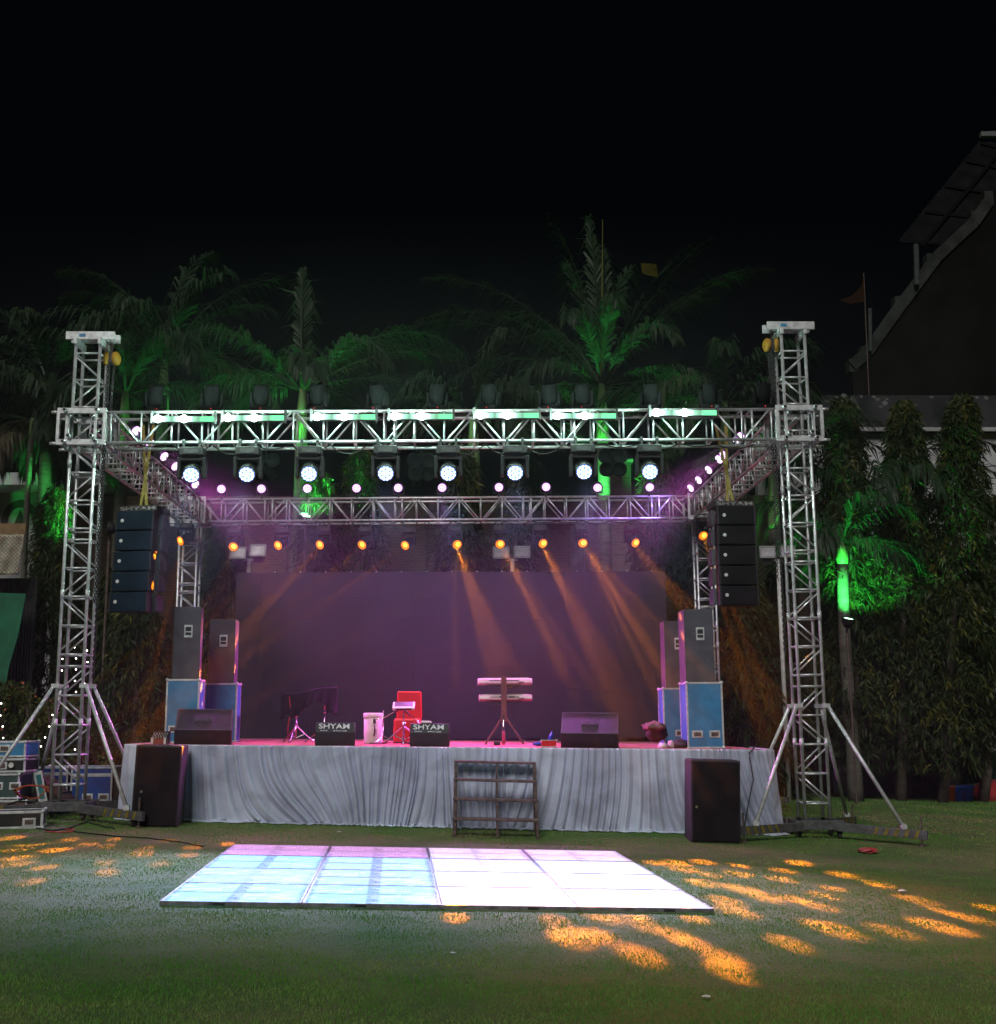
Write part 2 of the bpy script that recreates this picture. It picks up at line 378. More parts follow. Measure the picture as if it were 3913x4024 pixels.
def clothmat():
    m = mat('pale_satin_cloth', (.37, .40, .54), .40, 0, col2=(.53, .58, .74), vs=.9, sheen=.3); n = m.node_tree.nodes; l = m.node_tree.links; b = n['Principled BSDF']
    tc = n.new('ShaderNodeTexCoord'); no = n.new('ShaderNodeTexNoise'); no.inputs['Scale'].default_value = 2.2; no.inputs['Detail'].default_value = 7; no.inputs['Distortion'].default_value = .8
    l.new(tc.outputs['Object'], no.inputs[0]); rp = n.new('ShaderNodeValToRGB'); l.new(no.outputs[0], rp.inputs[0])
    rp.color_ramp.elements[0].position = .36; rp.color_ramp.elements[0].color = (.55, .55, .55, 1); rp.color_ramp.elements[1].position = .55
    mx = n.new('ShaderNodeMixRGB'); mx.blend_type = 'MULTIPLY'; mx.inputs[0].default_value = .55
    src = b.inputs['Base Color'].links[0].from_socket; l.new(src, mx.inputs[1]); l.new(rp.outputs[0], mx.inputs[2]); l.new(mx.outputs[0], b.inputs['Base Color'])
    return m
CLOTH = clothmat()
def skirt(label, edge, folds, gather, pull, nu, seed, amp=.075, lift=0.0):
    """edge: world (x,y) polyline along the stage edge, cloth hangs outward (to the right-hand normal)"""
    rg = np.random.default_rng(seed); nv = 46
    E = np.array(edge, float); sg = np.hypot(*np.diff(E, axis=0).T); cum = np.concatenate([[0], np.cumsum(sg)]); L = cum[-1]
    u = np.linspace(0, 1, nu); ex = np.interp(u*L, cum, E[:, 0]); ey = np.interp(u*L, cum, E[:, 1])
    k = np.searchsorted(cum, np.clip(u*L, 0, L-1e-6), side='right')-1; tx = np.diff(E[:, 0])[k]/sg[k]; ty = np.diff(E[:, 1])[k]/sg[k]
    ker = np.ones(9)/9; tx = np.convolve(np.pad(tx, 4, 'edge'), ker, 'valid'); ty = np.convolve(np.pad(ty, 4, 'edge'), ker, 'valid')
    nxn, nyn = ty, -tx
    st = np.cumsum(rg.uniform(.35, 1.9, folds)); st = np.concatenate([[0], st/st[-1]]); ph = np.arange(folds+1)*2*np.pi
    am = rg.uniform(.35, 1.15, 60); fine = np.cumsum(rg.uniform(.5, 1.5, folds*2)); fine = np.concatenate([[0], fine/fine[-1]])
    co = np.zeros((nv, nu, 3)); n1 = rg.uniform(0, 6, 4)
    for j in range(nv):
        v = j/(nv-1); vv = min(v/.93, 1)
        mm = u.copy()
        for (uc, wd, pl) in gather:
            d = uc-u; w = np.exp(-(d/wd)**2); mm = mm-pl*vv**1.7*d*w
        mm = np.clip(mm, 0, 1)
        f = np.sin(np.interp(mm, st, ph)); f = np.sign(f)*np.abs(f)**.7; f2 = np.sin(np.interp(mm, fine, np.arange(folds*2+1)*2*np.pi))
        aa = np.interp(mm, np.linspace(0, 1, 60), am)
        d = amp*(.25+.75*vv**.6)*aa*(f*.85+.16*f2)+.03+.05*vv
        if v > .93: d = d+(v-.93)/.07*.10*(.5+.5*np.sin(u*37+n1[0])*np.sin(u*91+n1[1])+rg.uniform(0, .5, nu)*.6)
        x = ex+nxn*d; y = ey+nyn*d
        zt = 1.253+TS*ex-.004; zb = TG*x+.085*np.clip((y-15.6)/3, 0, 1)**2*(3-2*np.clip((y-15.6)/3, 0, 1))+.012+lift
        sag = .02*np.sin(u*L*3.1+n1[2])*np.sin(np.pi*vv)
        z = zt+(zb-zt)*vv
        if v > .93: z = zb+.03*np.abs(np.sin(u*63+v*70))*(1-(v-.93)/.09)
        if v < .03: z = z+.006
        co[j, :, 0] = x+sag*tx; co[j, :, 1] = y+sag*ty; co[j, :, 2] = z
    idx = np.arange(nu*nv).reshape(nv, nu)
    fc = np.stack([idx[:-1, :-1], idx[1:, :-1], idx[1:, 1:], idx[:-1, 1:]], -1).reshape(-1, 4)
    o = npmesh('stage_skirt', co.reshape(-1, 3), fc, CLOTH, smooth=True)
    sf = o.modifiers.new('thick', 'SOLIDIFY'); sf.thickness = .006
    tag(o, label, 'stage skirt', 'cloths hung round the stage front'); return o
skirt('pale grey pleated skirt cloth whose folds sweep into one gathered point left of the steps', [(-4.95, 24.8), (-4.95, 18.28), (-1.30, 18.28)], 60, [(.998, .13, 1.15)], .5, 1100, 3)
skirt('pale pleated skirt cloth hanging behind the metal steps', [(-1.36, 18.27), (.70, 18.27)], 20, [(.5, .3, -.6), (1.0, .25, -.4)], .4, 420, 5, .055)
skirt('pale skirt cloth right of the steps, swagged round the corner beside the subwoofer', [(.66, 18.28), (4.68, 18.28), (4.75, 18.5), (4.9, 20.6)], 48, [(.70, .10, .6), (.36, .2, -.6), (.12, .15, -.5)], .4, 1000, 8, .06)

# ------------------------------------------------------------------ steps
p = at(947, 1597, 17.35)
t = thing('stage_steps', 'open dark metal stage steps with four narrow treads', 'steps', (.13, 17.3, gz(.1, 17.3)))
xl0, xr0 = -.71, .74
for k, (py, px0, px1, Y) in enumerate(((1568, 865, 1031, 17.15), (1530, 866, 1029, 17.42), (1493, 867, 1027, 17.69), (1458, 868, 1025, 17.96))):
    a = at(px0, py-2, Y); b = at(px1, py+2, Y); zc = (a.z+b.z)/2
    MB().bar((a.x, Y+.11, a.z), (b.x, Y+.11, b.z), .22, .035).build('tread', RUST, t, bevel=.006)
    po = MB()
    for x in (a.x+.025, b.x-.025): po.bar((x, Y+.02, gz(x, Y)), (x, Y+.02, zc-.02), .045, .05)
    po.bar(((a.x+b.x)/2+.02, Y+.03, gz(0, Y)), ((a.x+b.x)/2+.02, Y+.03, zc-.02), .028, .03)
    po.each('post', RUST, t); br = MB()
    for x in (a.x+.025, b.x-.025): br.bar((x, Y+.05, zc-.036), (x, Y+.32, zc-.036), .03, .03)
    br.each('brace', RUST, t)

# ================================================================== TRUSS
CH = .025
def truss_lacing(b, p0, p1, wv, hv, bay, sides=('f', 'b', 't', 'u'), r=.0155, dbl=6):
    p0, p1 = V(p0), V(p1); L = (p1-p0).length; d = (p1-p0)/L; n = max(1, round(L/bay)); st = L/n
    for face in sides:
        if face == 'f': A, B = -wv-hv, -wv+hv
        elif face == 'b': A, B = wv-hv, wv+hv
        elif face == 't': A, B = -wv+hv, wv+hv
        else: A, B = -wv-hv, wv-hv
        for k in range(n+1):
            q = p0+d*(st*k); b.tube(q+A, q+B, r, 6)
            if dbl and k % dbl == dbl//2 and 0 < k < n: b.tube(q+A+d*.16, q+B+d*.16, r*1.3, 6)
            if k < n and face in ('f', 'b'):
                q0, q1 = q+d*.03, q+d*(st-.03)
                if k % 2: b.tube(q0+A, q1+B, r, 6)
                else: b.tube(q0+B, q1+A, r, 6)
def truss(name, label, p0, p1, w, h, bay, side):
    p0, p1 = V(p0), V(p1); t = thing(name, label, 'truss', (p0+p1)/2, 'horizontal lighting trusses')
    d = (p1-p0).normalized(); wv = V(side).normalized()*w/2; hv = V((0, 0, h/2))
    for s in (-1, 1):
        for q in (-1, 1): MB().tube(p0+wv*s+hv*q, p1+wv*s+hv*q, CH, 10).build('chord', ALU, t, smooth=True)
    b = MB(); truss_lacing(b, p0+d*.12, p1-d*.12, wv, hv, bay); b.build('lacing', ALU, t, smooth=True)
    return t
XL, XR = -5.748, 5.2785
YF, YB, TW, TH = 18.235, 25.52, .45, .478
zc = lambda x: 6.127+TT*x
XLc, XRc = XL+.02, XR-.02
truss('lighting_truss', 'silver front truss carrying the seven LED bars', (XL+.30, YF, zc(XL)), (XR-.30, YF, zc(XR)), TW, TH, .46, (0, 1, 0))
truss('lighting_truss', 'pink-lit back truss above the video wall', (XL+.1, YB, zc(XL)), (XR-.1, YB, zc(XR)), TW, TH, .46, (0, 1, 0))
truss('lighting_truss', 'left side truss running back above the left line array', (XLc, YF+.30, zc(XL)), (XLc, YB-.3, zc(XL)), TW, TH, .44, (1, 0, 0))
truss('lighting_truss', 'right side truss running back above the right line array', (XRc, YF+.30, zc(XR)), (XRc, YB-.3, zc(XR)), TW, TH, .44, (1, 0, 0))

def tower(label, x, y, ztop, stays=True, hoist=0, group='truss towers'):
    global ORG
    g = gz(x, y); z0 = g+.27; hw = .185; sg = 1 if hoist > 0 else -1
    t = thing('truss_tower', label, 'truss tower', (x, y, g), group)
    for a in (-1, 1):
        for b in (-1, 1): MB().tube((x+a*hw, y+b*hw, z0), (x+a*hw, y+b*hw, ztop), .026, 10).build('chord', ALU, t, smooth=True)
    lb = MB(); z = z0+.22; k = 0; zz = [z]
    while z < ztop-.3:
        z += .43 if k % 5 != 4 else .17; k += 1; zz.append(z)
    for i, z in enumerate(zz):
        for (a, b) in (((-1, -1), (1, -1)), ((-1, 1), (1, 1)), ((-1, -1), (-1, 1)), ((1, -1), (1, 1))):
            lb.tube((x+a[0]*hw, y+a[1]*hw, z), (x+b[0]*hw, y+b[1]*hw, z), .016, 6)
        if i+1 < len(zz) and zz[i+1]-z > .3:
            s = 1 if i % 2 else -1
            for yy in (-hw, hw): lb.tube((x-s*hw, y+yy, z+.05), (x+s*hw, y+yy, zz[i+1]-.05), .014, 6)
    lb.build('lacing', ALU, t, smooth=True)
    jb = MB()
    for zj in (z0+1.1, z0+3.0, z0+5.0):
        for a in (-1, 1):
            for b in (-1, 1): jb.tube((x+a*hw, y+b*hw, zj-.07), (x+a*hw, y+b*hw, zj+.07), .033, 10)
    jb.each('joint_sleeve', ALUW, t, smooth=True)
    if hoist:
        hb = MB()
        for a in (-1, 1): hb.bar((x+a*hw, y-hw-.06, ztop+.045), (x+a*hw, y+hw+.05, ztop+.045), .055, .11)
        hb.each('cradle', ALUW, t, bevel=.004)
        tb = MB().box((x+sg*.0, y-.09, ztop+.165), (.76, .05, .13)).box((x+sg*.03, y+.09, ztop+.165), (.76, .05, .13)); tb.box((x, y, ztop+.165), (.5, .13, .10)); tb.build('top_beam', ALUW, t, bevel=.006)
        wb = MB(); wb.box((x-.12, y-.1165, ztop+.165), (.10, .004, .05)); wb.build('maker_plate', BLUE, t)
    # base frame with outriggers
    bb = MB()
    for s in (-1, 1): bb.bar((x-.36, y+s*.30, g+.19), (x+.36, y+s*.30, g+.19), .06, .13); bb.bar((x+s*.30, y-.27, g+.185), (x+s*.30, y+.27, g+.185), .06, .12)
    bb.build('base_frame', STEELP, t, bevel=.004)
    for a in (-1, 1):
        for b in (-1, 1):
            c0 = V((x+a*.2, y+b*.26, g+.17)); dr = V((a*.86, b*.5, 0)) if b < 0 else V((a*.62, b*.78, 0)); ln = 1.32
            c1 = c0+dr.normalized()*ln; c1.z = gz(c1.x, c1.y)+.16
            oo = MB().bar(c0, c1, .07, .12).build('outrigger', STEELP, t, bevel=.004)
            dd = (c1-c0).normalized(); sd_ = V((dd.y, -dd.x, 0)).normalized()
            if b > 0 or True:
                hz = MB(); nrm = sd_*(1 if sd_.y < 0 else -1)
                for q in range(5):
                    m_ = c0+dd*(.62+q*.14); hz.prism([(-.05, -.055), (.0, -.055), (.05, .055), (.0, .055)], m_+nrm*.037, dd, (0, 0, 1), nrm*.003)
                hz.build('hazard_stripe', HAZY, oo)
            fj = c0+dd*(ln-.08); ft = MB().tube((fj.x, fj.y, gz(fj.x, fj.y)), (fj.x, fj.y, fj.z+.25), .014, 8).lathe([(.05, 0), (.05, .012), (.02, .03)], (fj.x, fj.y, gz(fj.x, fj.y)), n=10); ft.build('screw_jack', RUST, t)
            cs = V((x+a*.30, y+b*.22, 0)); cs.z = gz(cs.x, cs.y); cw = MB().tube((cs.x-.02, cs.y, cs.z+.055), (cs.x+.02, cs.y, cs.z+.055), .055, 14).bar((cs.x+.03, cs.y, cs.z+.05), (cs.x+.03, cs.y, cs.z+.13), .01, .04).bar((cs.x-.03, cs.y, cs.z+.05), (cs.x-.03, cs.y, cs.z+.13), .01, .04); cw.build('caster', STEEL, t)
            if stays:
                zt_ = g+1.92; s0 = V((x+a*(hw+.05), y+b*hw, zt_)); s1 = c0+dd*(ln-.32); s1.z += .09
                st = MB().tube(s0, s1, .028, 10); st.build('stay', ALUW, t, smooth=True)
                cl = MB().box((x+a*(hw+.02), y+b*hw, zt_), (.12, .07, .06)).tube((s1.x, s1.y-.03, s1.z), (s1.x, s1.y+.03, s1.z), .045, 10); cl.each('clamp', ALUW, t)
    return t
tower('left front truss tower leaning stays over the flight cases', XL, YF, 7.44, True, 1)
tower('right front truss tower standing on clear lawn beside the stage', XR, YF, 7.64, True, -1)
tower('left rear truss tower rising behind the two tall left speakers', XL, YB, 6.4, False)
tower('right rear truss tower rising behind the two tall right speakers', XR, YB, 6.4, False)

def sleeve(label, x, y, rear=False):
    t = thing('sleeve_block', label, 'sleeve block', (x, y, zc(x)), 'sleeve blocks round the towers'); w = .37; h = .245
    b = MB()
    for s in (-1, 1):
        yy = y+s*.30
        for q in (-1, 1): b.bar((x-w, yy, zc(x)+q*h), (x+w, yy, zc(x)+q*h), .05, .085)
        for a in (-w+.02, -w*.58, w*.58, w-.02): b.bar((x+a, yy+.004, zc(x)-h+.03), (x+a, yy+.004, zc(x)+h-.03), .05, .06)
        for q in (-1, 1): b.bar((x+s*(w-.03), y-.27, zc(x)+q*(h-.01)), (x+s*(w-.03), y+.27, zc(x)+q*(h-.01)), .045, .07)
        b.tube((x-s*.15, yy, zc(x)+h-.08), (x+.13*(1 if s < 0 else -1), yy, zc(x)-h+.08), .014, 6)
    b.build('frame', ALUW, t, bevel=.004)
    sp = MB()
    for a in (-.24, .24):
        for q in (-1, 1):
            sp.tube((x+a, y-.40, zc(x)+q*(h+.0)), (x+a, y-.30, zc(x)+q*h), .031, 10)
            sp.tube((x+a*.72, y-.39, zc(x)+q*(h-.09)), (x+a*.72, y-.30, zc(x)+q*(h-.09)), .031, 10)
    so = 1 if x > 0 else -1
    for yy in (-.22, .22):
        for q in (-1, 1): sp.tube((x+so*w, y+yy, zc(x)+q*h), (x+so*(w+.12), y+yy, zc(x)+q*h), .024, 10)
    sp.each('pipe_stub', ALU, t, smooth=True)
    hl = MB()
    for a in (-.24, .24):
        for q in (-1, 1):
            hl.tube((x+a, y-.403, zc(x)+q*h), (x+a, y-.4005, zc(x)+q*h), .024, 10); hl.tube((x+a*.72, y-.393, zc(x)+q*(h-.09)), (x+a*.72, y-.3905, zc(x)+q*(h-.09)), .024, 10)
    hl.each('pipe_bore', BLK, t)
sleeve('square sleeve block clamped round the left front tower', XL, YF); sleeve('square sleeve block clamped round the right front tower', XR, YF)
sleeve('sleeve block at the left rear corner of the rig', XL, YB); sleeve('sleeve block at the right rear corner of the rig', XR, YB)

def chain(b, p0, p1, step=.045, r=.006, w=.014):
    p0, p1 = V(p0), V(p1); L = (p1-p0).length; n = int(L/step); d = (p1-p0)/L; x, y, _ = b.frame3(d)
    for k in range(n):
        c = p0+d*(step*(k+.5)); ax = x if k % 2 else y
        for s in (-1, 1): b.bar(c+ax*(w*s)-d*step*.62, c+ax*(w*s)+d*step*.62, r*1.5)
def hoist(label, x, y, z, s, zlow, gl):
    t = thing('chain_hoist', label, 'chain hoist', (x, y, z), 'yellow chain hoists at the tower tops')
    MB().tube((x, y, z+.10), (x, y, z+.26), .018, 8).ball((x, y, z+.22), .035).build('hook', RUST, t)
    b = MB()
    for a in (-1, 1): b.lathe([(.06, 0), (.105, .02), (.11, .06), (.08, .085)], (x+a*.035, y, z), (a, -.25, 0), 16)
    b.build('body', YEL, t, smooth=True)
    MB().box((x, y, z), (.06, .14, .18)).build('gear_case', BLK, t, bevel=.01)
    c = MB(); chain(c, (x-.02, y-.03, z-.1), (x-.03, y-.02, zlow)); chain(c, (x+.04, y+.03, z-.1), (x+.02, y+.01, zc(x)+.2)); chain(c, (x-.05, y, z-.1), (x-.08, y+.02, zlow+1.1)); c.build('chain', STEEL, t)
p = at(213, 686, YF+.05); hoist('small yellow chain hoist hanging from the left tower top', p.x, YF+.05, p.z, 1, 2.3, 0)
p = at(1475, 660, YF+.05); hoist('bright yellow chain hoist hanging from the right tower top', p.x, YF+.05, p.z, -1, 2.6, 0)

# ================================================================== LIGHT FIXTURES
ORD = ('first', 'second', 'third', 'fourth', 'fifth', 'sixth', 'seventh', 'eighth', 'ninth', 'tenth', 'eleventh', 'twelfth')
def hexcells(rad):
    out = [(0, 0)]
    for k in range(6): out.append((rad*.42*math.cos(k*math.pi/3), rad*.42*math.sin(k*math.pi/3)))
    for k in range(12): out.append((rad*.80*math.cos((k+.5)*math.pi/6), rad*.80*math.sin((k+.5)*math.pi/6)))
    return out
def head_mesh(par, rad, length, led, gap, cells=True, fins=True):
    """lamp head built along -Y (lens faces -Y), pivot at the origin"""
    h = MB().lathe([(rad*.55, length*.55), (rad*.9, length*.5), (rad*1.12, length*.1), (rad*1.15, -length*.35), (rad*1.17, -length*.5)], (0, 0, 0), (0, 1, 0), 20)
    head = h.build('lamp_head', BLK, par, True, org=(0, 0, 0))
    MB().lathe([(rad*1.0, 0), (rad*1.0, .006)], (0, -length*.5-.008, 0), (0, 1, 0), 40).build('lens_plate', gap, head, org=(0, 0, 0))  # glow between and past the cells doubles as their painted coloured halo
    b = MB()
    for (x, z) in hexcells(rad): b.lathe([(rad*.165, 0), (rad*.165, .006)], (x, -length*.5-.016, z), (0, 1, 0), 12)
    b.build('led_cells', led, head, org=(0, 0, 0))
    return head
def aim(o, d):
    d = V(d); o.rotation_euler = d.to_track_quat('-Y', 'Z').to_euler()

# --- big wash heads hung under the front truss
def make_wash():
    t = thing('moving_head_light', '', 'moving head', (0, 0, 0), 'big wash heads under the front truss')
    b = MB().box((0, 0, -.07), (.36, .28, .13)).box((0, 0, -.147), (.26, .22, .03)); b.build('base', BLK, t, bevel=.012)
    MB().box((0, -.1445, -.075), (.22, .006, .07)).build('display', BEZEL, t)
    c = MB()
    for s in (-1, 1): MB().bar((s*.12, -.09, 0), (s*.12, -.09, .09), .03, .05).lathe([(.035, -.02), (.035, .02)], (s*.12, -.09, .085), (1, 0, 0), 12).build('clamp', STEEL, t)
    y = MB()
    for s in (-1, 1): y.prism([(-.10, -.16), (.10, -.16), (.07, -.48), (-.07, -.48)], (s*.19, 0, 0), (0, 1, 0), (0, 0, 1), (.05, 0, 0))
    y.box((0, 0, -.185), (.43, .16, .05)); y.box((0, .06, -.27), (.33, .02, .2)); y.build('yoke', BLK, t, bevel=.008)
    h = head_mesh(t, .118, .26, E_WHITE, E_BLUEHALO); h.location = (0, 0, -.37); return t
WP = []
wash = make_wash(); px8 = (363, 471, 590, 736, 857, 985, 1117, 1244); py8 = (906, 905, 904, 903, 903, 902, 900, 900)
for i, (px, py) in enumerate(zip(px8, py8)):
    o = wash if i == 0 else copy_tree(wash)
    zb = zc(0)-TH/2; p = at(px, py, YF-.32)
    o.location = (p.x, YF-.17, p.z+.43); h = [c for c in o.children if c.name.startswith('lamp_head')][0]
    d = V((.10 if i == 0 else random.uniform(-.08, .08), -1, -.62)); aim(h, d)
    o['label'] = 'big white-blue moving wash head hung under the front truss, %s from the left' % ORD[i]
    WP.append((V((p.x, YF-.36, p.z)), d))

# --- LED bars on the front truss
def stripmat():
    m = bpy.data.materials.new('led_bar_diodes'); m.use_nodes = True; n = m.node_tree.nodes; l = m.node_tree.links
    n.remove(n['Principled BSDF']); e = n.new('ShaderNodeEmission'); l.new(e.outputs[0], n['Material Output'].inputs[0])
    tc = n.new('ShaderNodeTexCoord'); sx = n.new('ShaderNodeSeparateXYZ'); l.new(tc.outputs['Object'], sx.inputs[0])
    mr = n.new('ShaderNodeMapRange'); mr.inputs[1].default_value = -.49; mr.inputs[2].default_value = .49; l.new(sx.outputs[0], mr.inputs[0])
    rp = n.new('ShaderNodeValToRGB'); l.new(mr.outputs[0], rp.inputs[0]); el = rp.color_ramp.elements
    el[0].position = 0; el[0].color = (.65, 1, .8, 1); el[1].position = 1; el[1].color = (.20, 1, .42, 1)
    for p, c in ((.08, (.9, 1, .95)), (.18, (.6, 1, .78)), (.3, (.35, .85, .6)), (.42, (.6, 1, .8)), (.5, (.9, 1, .97)), (.6, (.5, 1, .72)), (.74, (.35, .85, .55)), (.8, (.22, 1, .45))): el.new(p).color = (*c, 1)
    r2 = n.new('ShaderNodeValToRGB'); l.new(mr.outputs[0], r2.inputs[0]); el = r2.color_ramp.elements
    el[0].position = 0; el[0].color = (.1, .1, .1, 1); el[1].position = 1; el[1].color = (.10, .10, .10, 1)
    for p, c in ((.04, .5), (.08, 1), (.14, .5), (.2, .12), (.32, .05), (.42, .16), (.5, 1), (.58, .3), (.66, .08), (.75, .05), (.8, .09)): el.new(p).color = (c, c, c, 1)
    mu = n.new('ShaderNodeMath'); mu.operation = 'MULTIPLY'; mu.inputs[1].default_value = 14; l.new(r2.outputs[0], mu.inputs[0]); l.new(mu.outputs[0], e.inputs[1]); l.new(rp.outputs[0], e.inputs[0]); return m
STRIP = stripmat(); E_HOT = emit('diode_flare_glow', (.85, 1, .94), 30)
def make_bar():
    t = thing('led_bar', '', 'LED bar', (0, 0, 0), 'LED bars along the front truss')
    MB().box((0, .045, 0), (.99, .07, .10)).build('housing', BLK, t, bevel=.006)
    MB().box((0, .004, 0), (.965, .012, .078)).build('diode_strip', STRIP, t)
    for hx in (-.405, .01): MB().lathe([(.060, 0), (.052, .02), (.03, .034)], (hx, -.002, 0), (0, -1, 0), 18).build('diode_flare', E_HOT, t, True)  # raised glowing disc stands in for the lens flare round each diode
    b = MB()
    for s in (-1, 1): MB().box((s*.5, .05, .03), (.035, .10, .19)).bar((s*.46, .09, .05), (s*.46, .16, .08), .03).build('clamp', STEEL, t)
    return t
bar = make_bar(); BP = []
for i, (a, b_, y) in enumerate(((290, 411, 801), (424, 545, 799), (594, 720, 797), (742, 868, 796), (905, 1033, 794), (1052, 1181, 795), (1241, 1374, 789))):
    o = bar if i == 0 else copy_tree(bar); p = at((a+b_)/2, y, YF-.38); o.location = p; o.scale = ((b_-a)/F*17.9/.99, 1, 1)
    o['label'] = 'green-white LED bar on the front truss top chord, %s from the left' % ORD[i]; BP.append(p)

# --- pars on the back truss and the side trusses
def make_par(name, group, led, gap, rad):
    t = thing(name, '', 'par light', (0, 0, 0), group)
    c = MB().bar((0, 0, -.22), (0, 0, -.15), .03, .05).lathe([(.035, -.02), (.035, .02)], (0, 0, -.215), (1, 0, 0), 10); c.build('clamp', STEEL, t)
    y = MB()
    for s in (-1, 1): y.bar((s*rad*1.3, 0, .02), (s*rad*1.3, 0, -.14), .012, .05)
    y.bar((-rad*1.35, 0, -.145), (rad*1.35, 0, -.145), .05, .014); y.build('yoke', BLK, t)
    head_mesh(t, rad, .19, led, gap); return t
par = make_par('par_light', 'pink par lights along the back truss', E_PINK, E_PINKHALO, .088); PP = []
for i, (px, py) in enumerate(((425, 935), (501, 934), (588, 934), (683, 933), (762, 934), (846, 931), (953, 931), (1043, 930), (1142, 929), (1240, 929))):
    o = par if i == 0 else copy_tree(par); p = at(px, py, YB-.22); o.location = p; o.location.z = zc(p.x)+TH/2+.235
    h = [c for c in o.children if c.name.startswith('lamp_head')][0]; d = V((random.uniform(-.1, .1), -1, -.33 if i < 8 else -.6)); aim(h, d)
    o['label'] = 'pink-white par light on top of the back truss, %s from the left' % ORD[i]; PP.append((o.location.copy(), d))
spar = make_par('par_light', 'par lights along the side trusses', E_SIDE, E_PINKHALO, .085); SP = []
for i, px in enumerate((249, 278, 306, 328, 347, 369)):
    o = spar if i == 0 else copy_tree(spar); x = XL+.24; o.location = (x, yon(px, x), zc(x)+TH/2+.20)
    h = [c for c in o.children if c.name.startswith('lamp_head')][0]; d = V((1, -.55 if i < 5 else -.8, -.75)); aim(h, d)
    o['label'] = 'white par light on the left side truss, %s from the front' % ORD[i]; SP.append((o.location.copy(), d))
for i, px in enumerate((1427, 1418, 1391, 1382, 1361, 1341, 1325)):
    o = copy_tree(spar); x = XR-.24; o.location = (x, yon(px, x), zc(x)+TH/2+.20)
    h = [c for c in o.children if c.name.startswith('lamp_head')][0]; d = V((-1, -.5, -.75)); aim(h, d)
    o['label'] = 'white par light on the right side truss, %s from the front' % ORD[i]; SP.append((o.location.copy(), d))

# --- amber beam heads under the back truss
def make_beam():
    t = thing('beam_light', '', 'beam light', (0, 0, 0), 'amber beam heads under the back truss')
    MB().box((0, 0, -.05), (.28, .22, .11)).build('base', BLK, t, bevel=.01)
    MB().box((0, -.1135, -.05), (.12, .006, .05)).build('display', BEZEL, t)
    c = MB()
    for s in (-1, 1): c.bar((s*.09, 0, 0), (s*.09, 0, .10), .03, .05)
    c.each('clamp', STEEL, t)
    y = MB()
    for s in (-1, 1): y.prism([(-.08, -.12), (.08, -.12), (.055, -.37), (-.055, -.37)], (s*.145, 0, 0), (0, 1, 0), (0, 0, 1), (.035, 0, 0))
    y.box((0, 0, -.125), (.33, .14, .035)); y.build('yoke', BLK, t, bevel=.006)
    h = MB().lathe([(.05, .17), (.10, .14), (.115, .02), (.108, -.12), (.112, -.15)], (0, 0, 0), (0, 1, 0), 20).build('lamp_head', BLK, t, True, org=(0, 0, 0))
    MB().lathe([(.095, 0), (.095, .006)], (0, -.158, 0), (0, 1, 0), 24).build('lens', E_AMBER, h, org=(0, 0, 0))
    MB().lathe([(.055, 0), (.055, .004)], (.012, -.164, .012), (0, 1, 0), 20).build('lamp_core', E_AMBERC, h, org=(0, 0, 0))
    h.location = (0, 0, -.31); return t
beam = make_beam(); AP = []
AX = ((353, 1032), (447, 1042), (538, 1040), (618, 1039), (698, 1039), (781, 1040), (870, 1038), (956, 1037), (1033, 1036), (1113, 1035), (1209, 1035), (1342, 1021))
AD = ((-.9, -1.0), (-.05, -1.0), (-.62, -1), (-.62, -1), (-.55, -1), (-.62, -1), (.35, -1), (.0, -1), (.45, -1), (.10, -1), (.55, -1), (.2, -1.0))
for i, ((px, py), (dx, dy)) in enumerate(zip(AX, AD)):
    o = beam if i == 0 else copy_tree(beam); p = at(px, py, YB-.52); o.location = (p.x, YB-.40, p.z+.35)
    h = [c for c in o.children if c.name.startswith('lamp_head')][0]; d = V((dx, dy, -.62)); aim(h, d)
    o['label'] = ('amber beam head hung in front of the left rear tower' if i == 0 else 'amber beam head hung beside the right rear tower' if i == 11 else
                  'amber beam head hung under the back truss, %s from the left' % ORD[i-1]); AP.append(V(p))

# --- unlit heads standing on the front truss
def make_top():
    BLK = MATTE
    t = thing('moving_head_light', '', 'moving head', (0, 0, 0), 'unlit moving heads standing on the front truss')
    MB().box((0, 0, .06), (.30, .26, .11)).build('base', BLK, t, bevel=.01)
    y = MB()
    for s in (-1, 1): y.prism([(-.08, .11), (.08, .11), (.05, .34), (-.05, .34)], (s*.15, 0, 0), (0, 1, 0), (0, 0, 1), (.04, 0, 0))
    y.each('yoke_arm', BLK, t, bevel=.006)
    MB().lathe([(.07, .18), (.11, .14), (.125, 0), (.115, -.15), (.10, -.17)], (0, 0, .31), (0, .35, -1), 18).build('lamp_head', BLK, t, True)
    MB().box((0, -.131, .075), (.012, .006, .012)).build('pilot_light', E_RED, t); return t
top = make_top()
for i, px in enumerate((297, 405, 499, 608, 722, 836, 936, 1051, 1114, 1244, 1357, 1459)):
    o = top if i == 0 else copy_tree(top); p = at(px, 770, YF+.1); o.location = (p.x, YF+.08, zc(p.x)+TH/2+.028); o.rotation_euler.z = random.uniform(-.5, .5)
    o['label'] = 'unlit dark moving head standing on top of the front truss, %s from the left' % ORD[i]

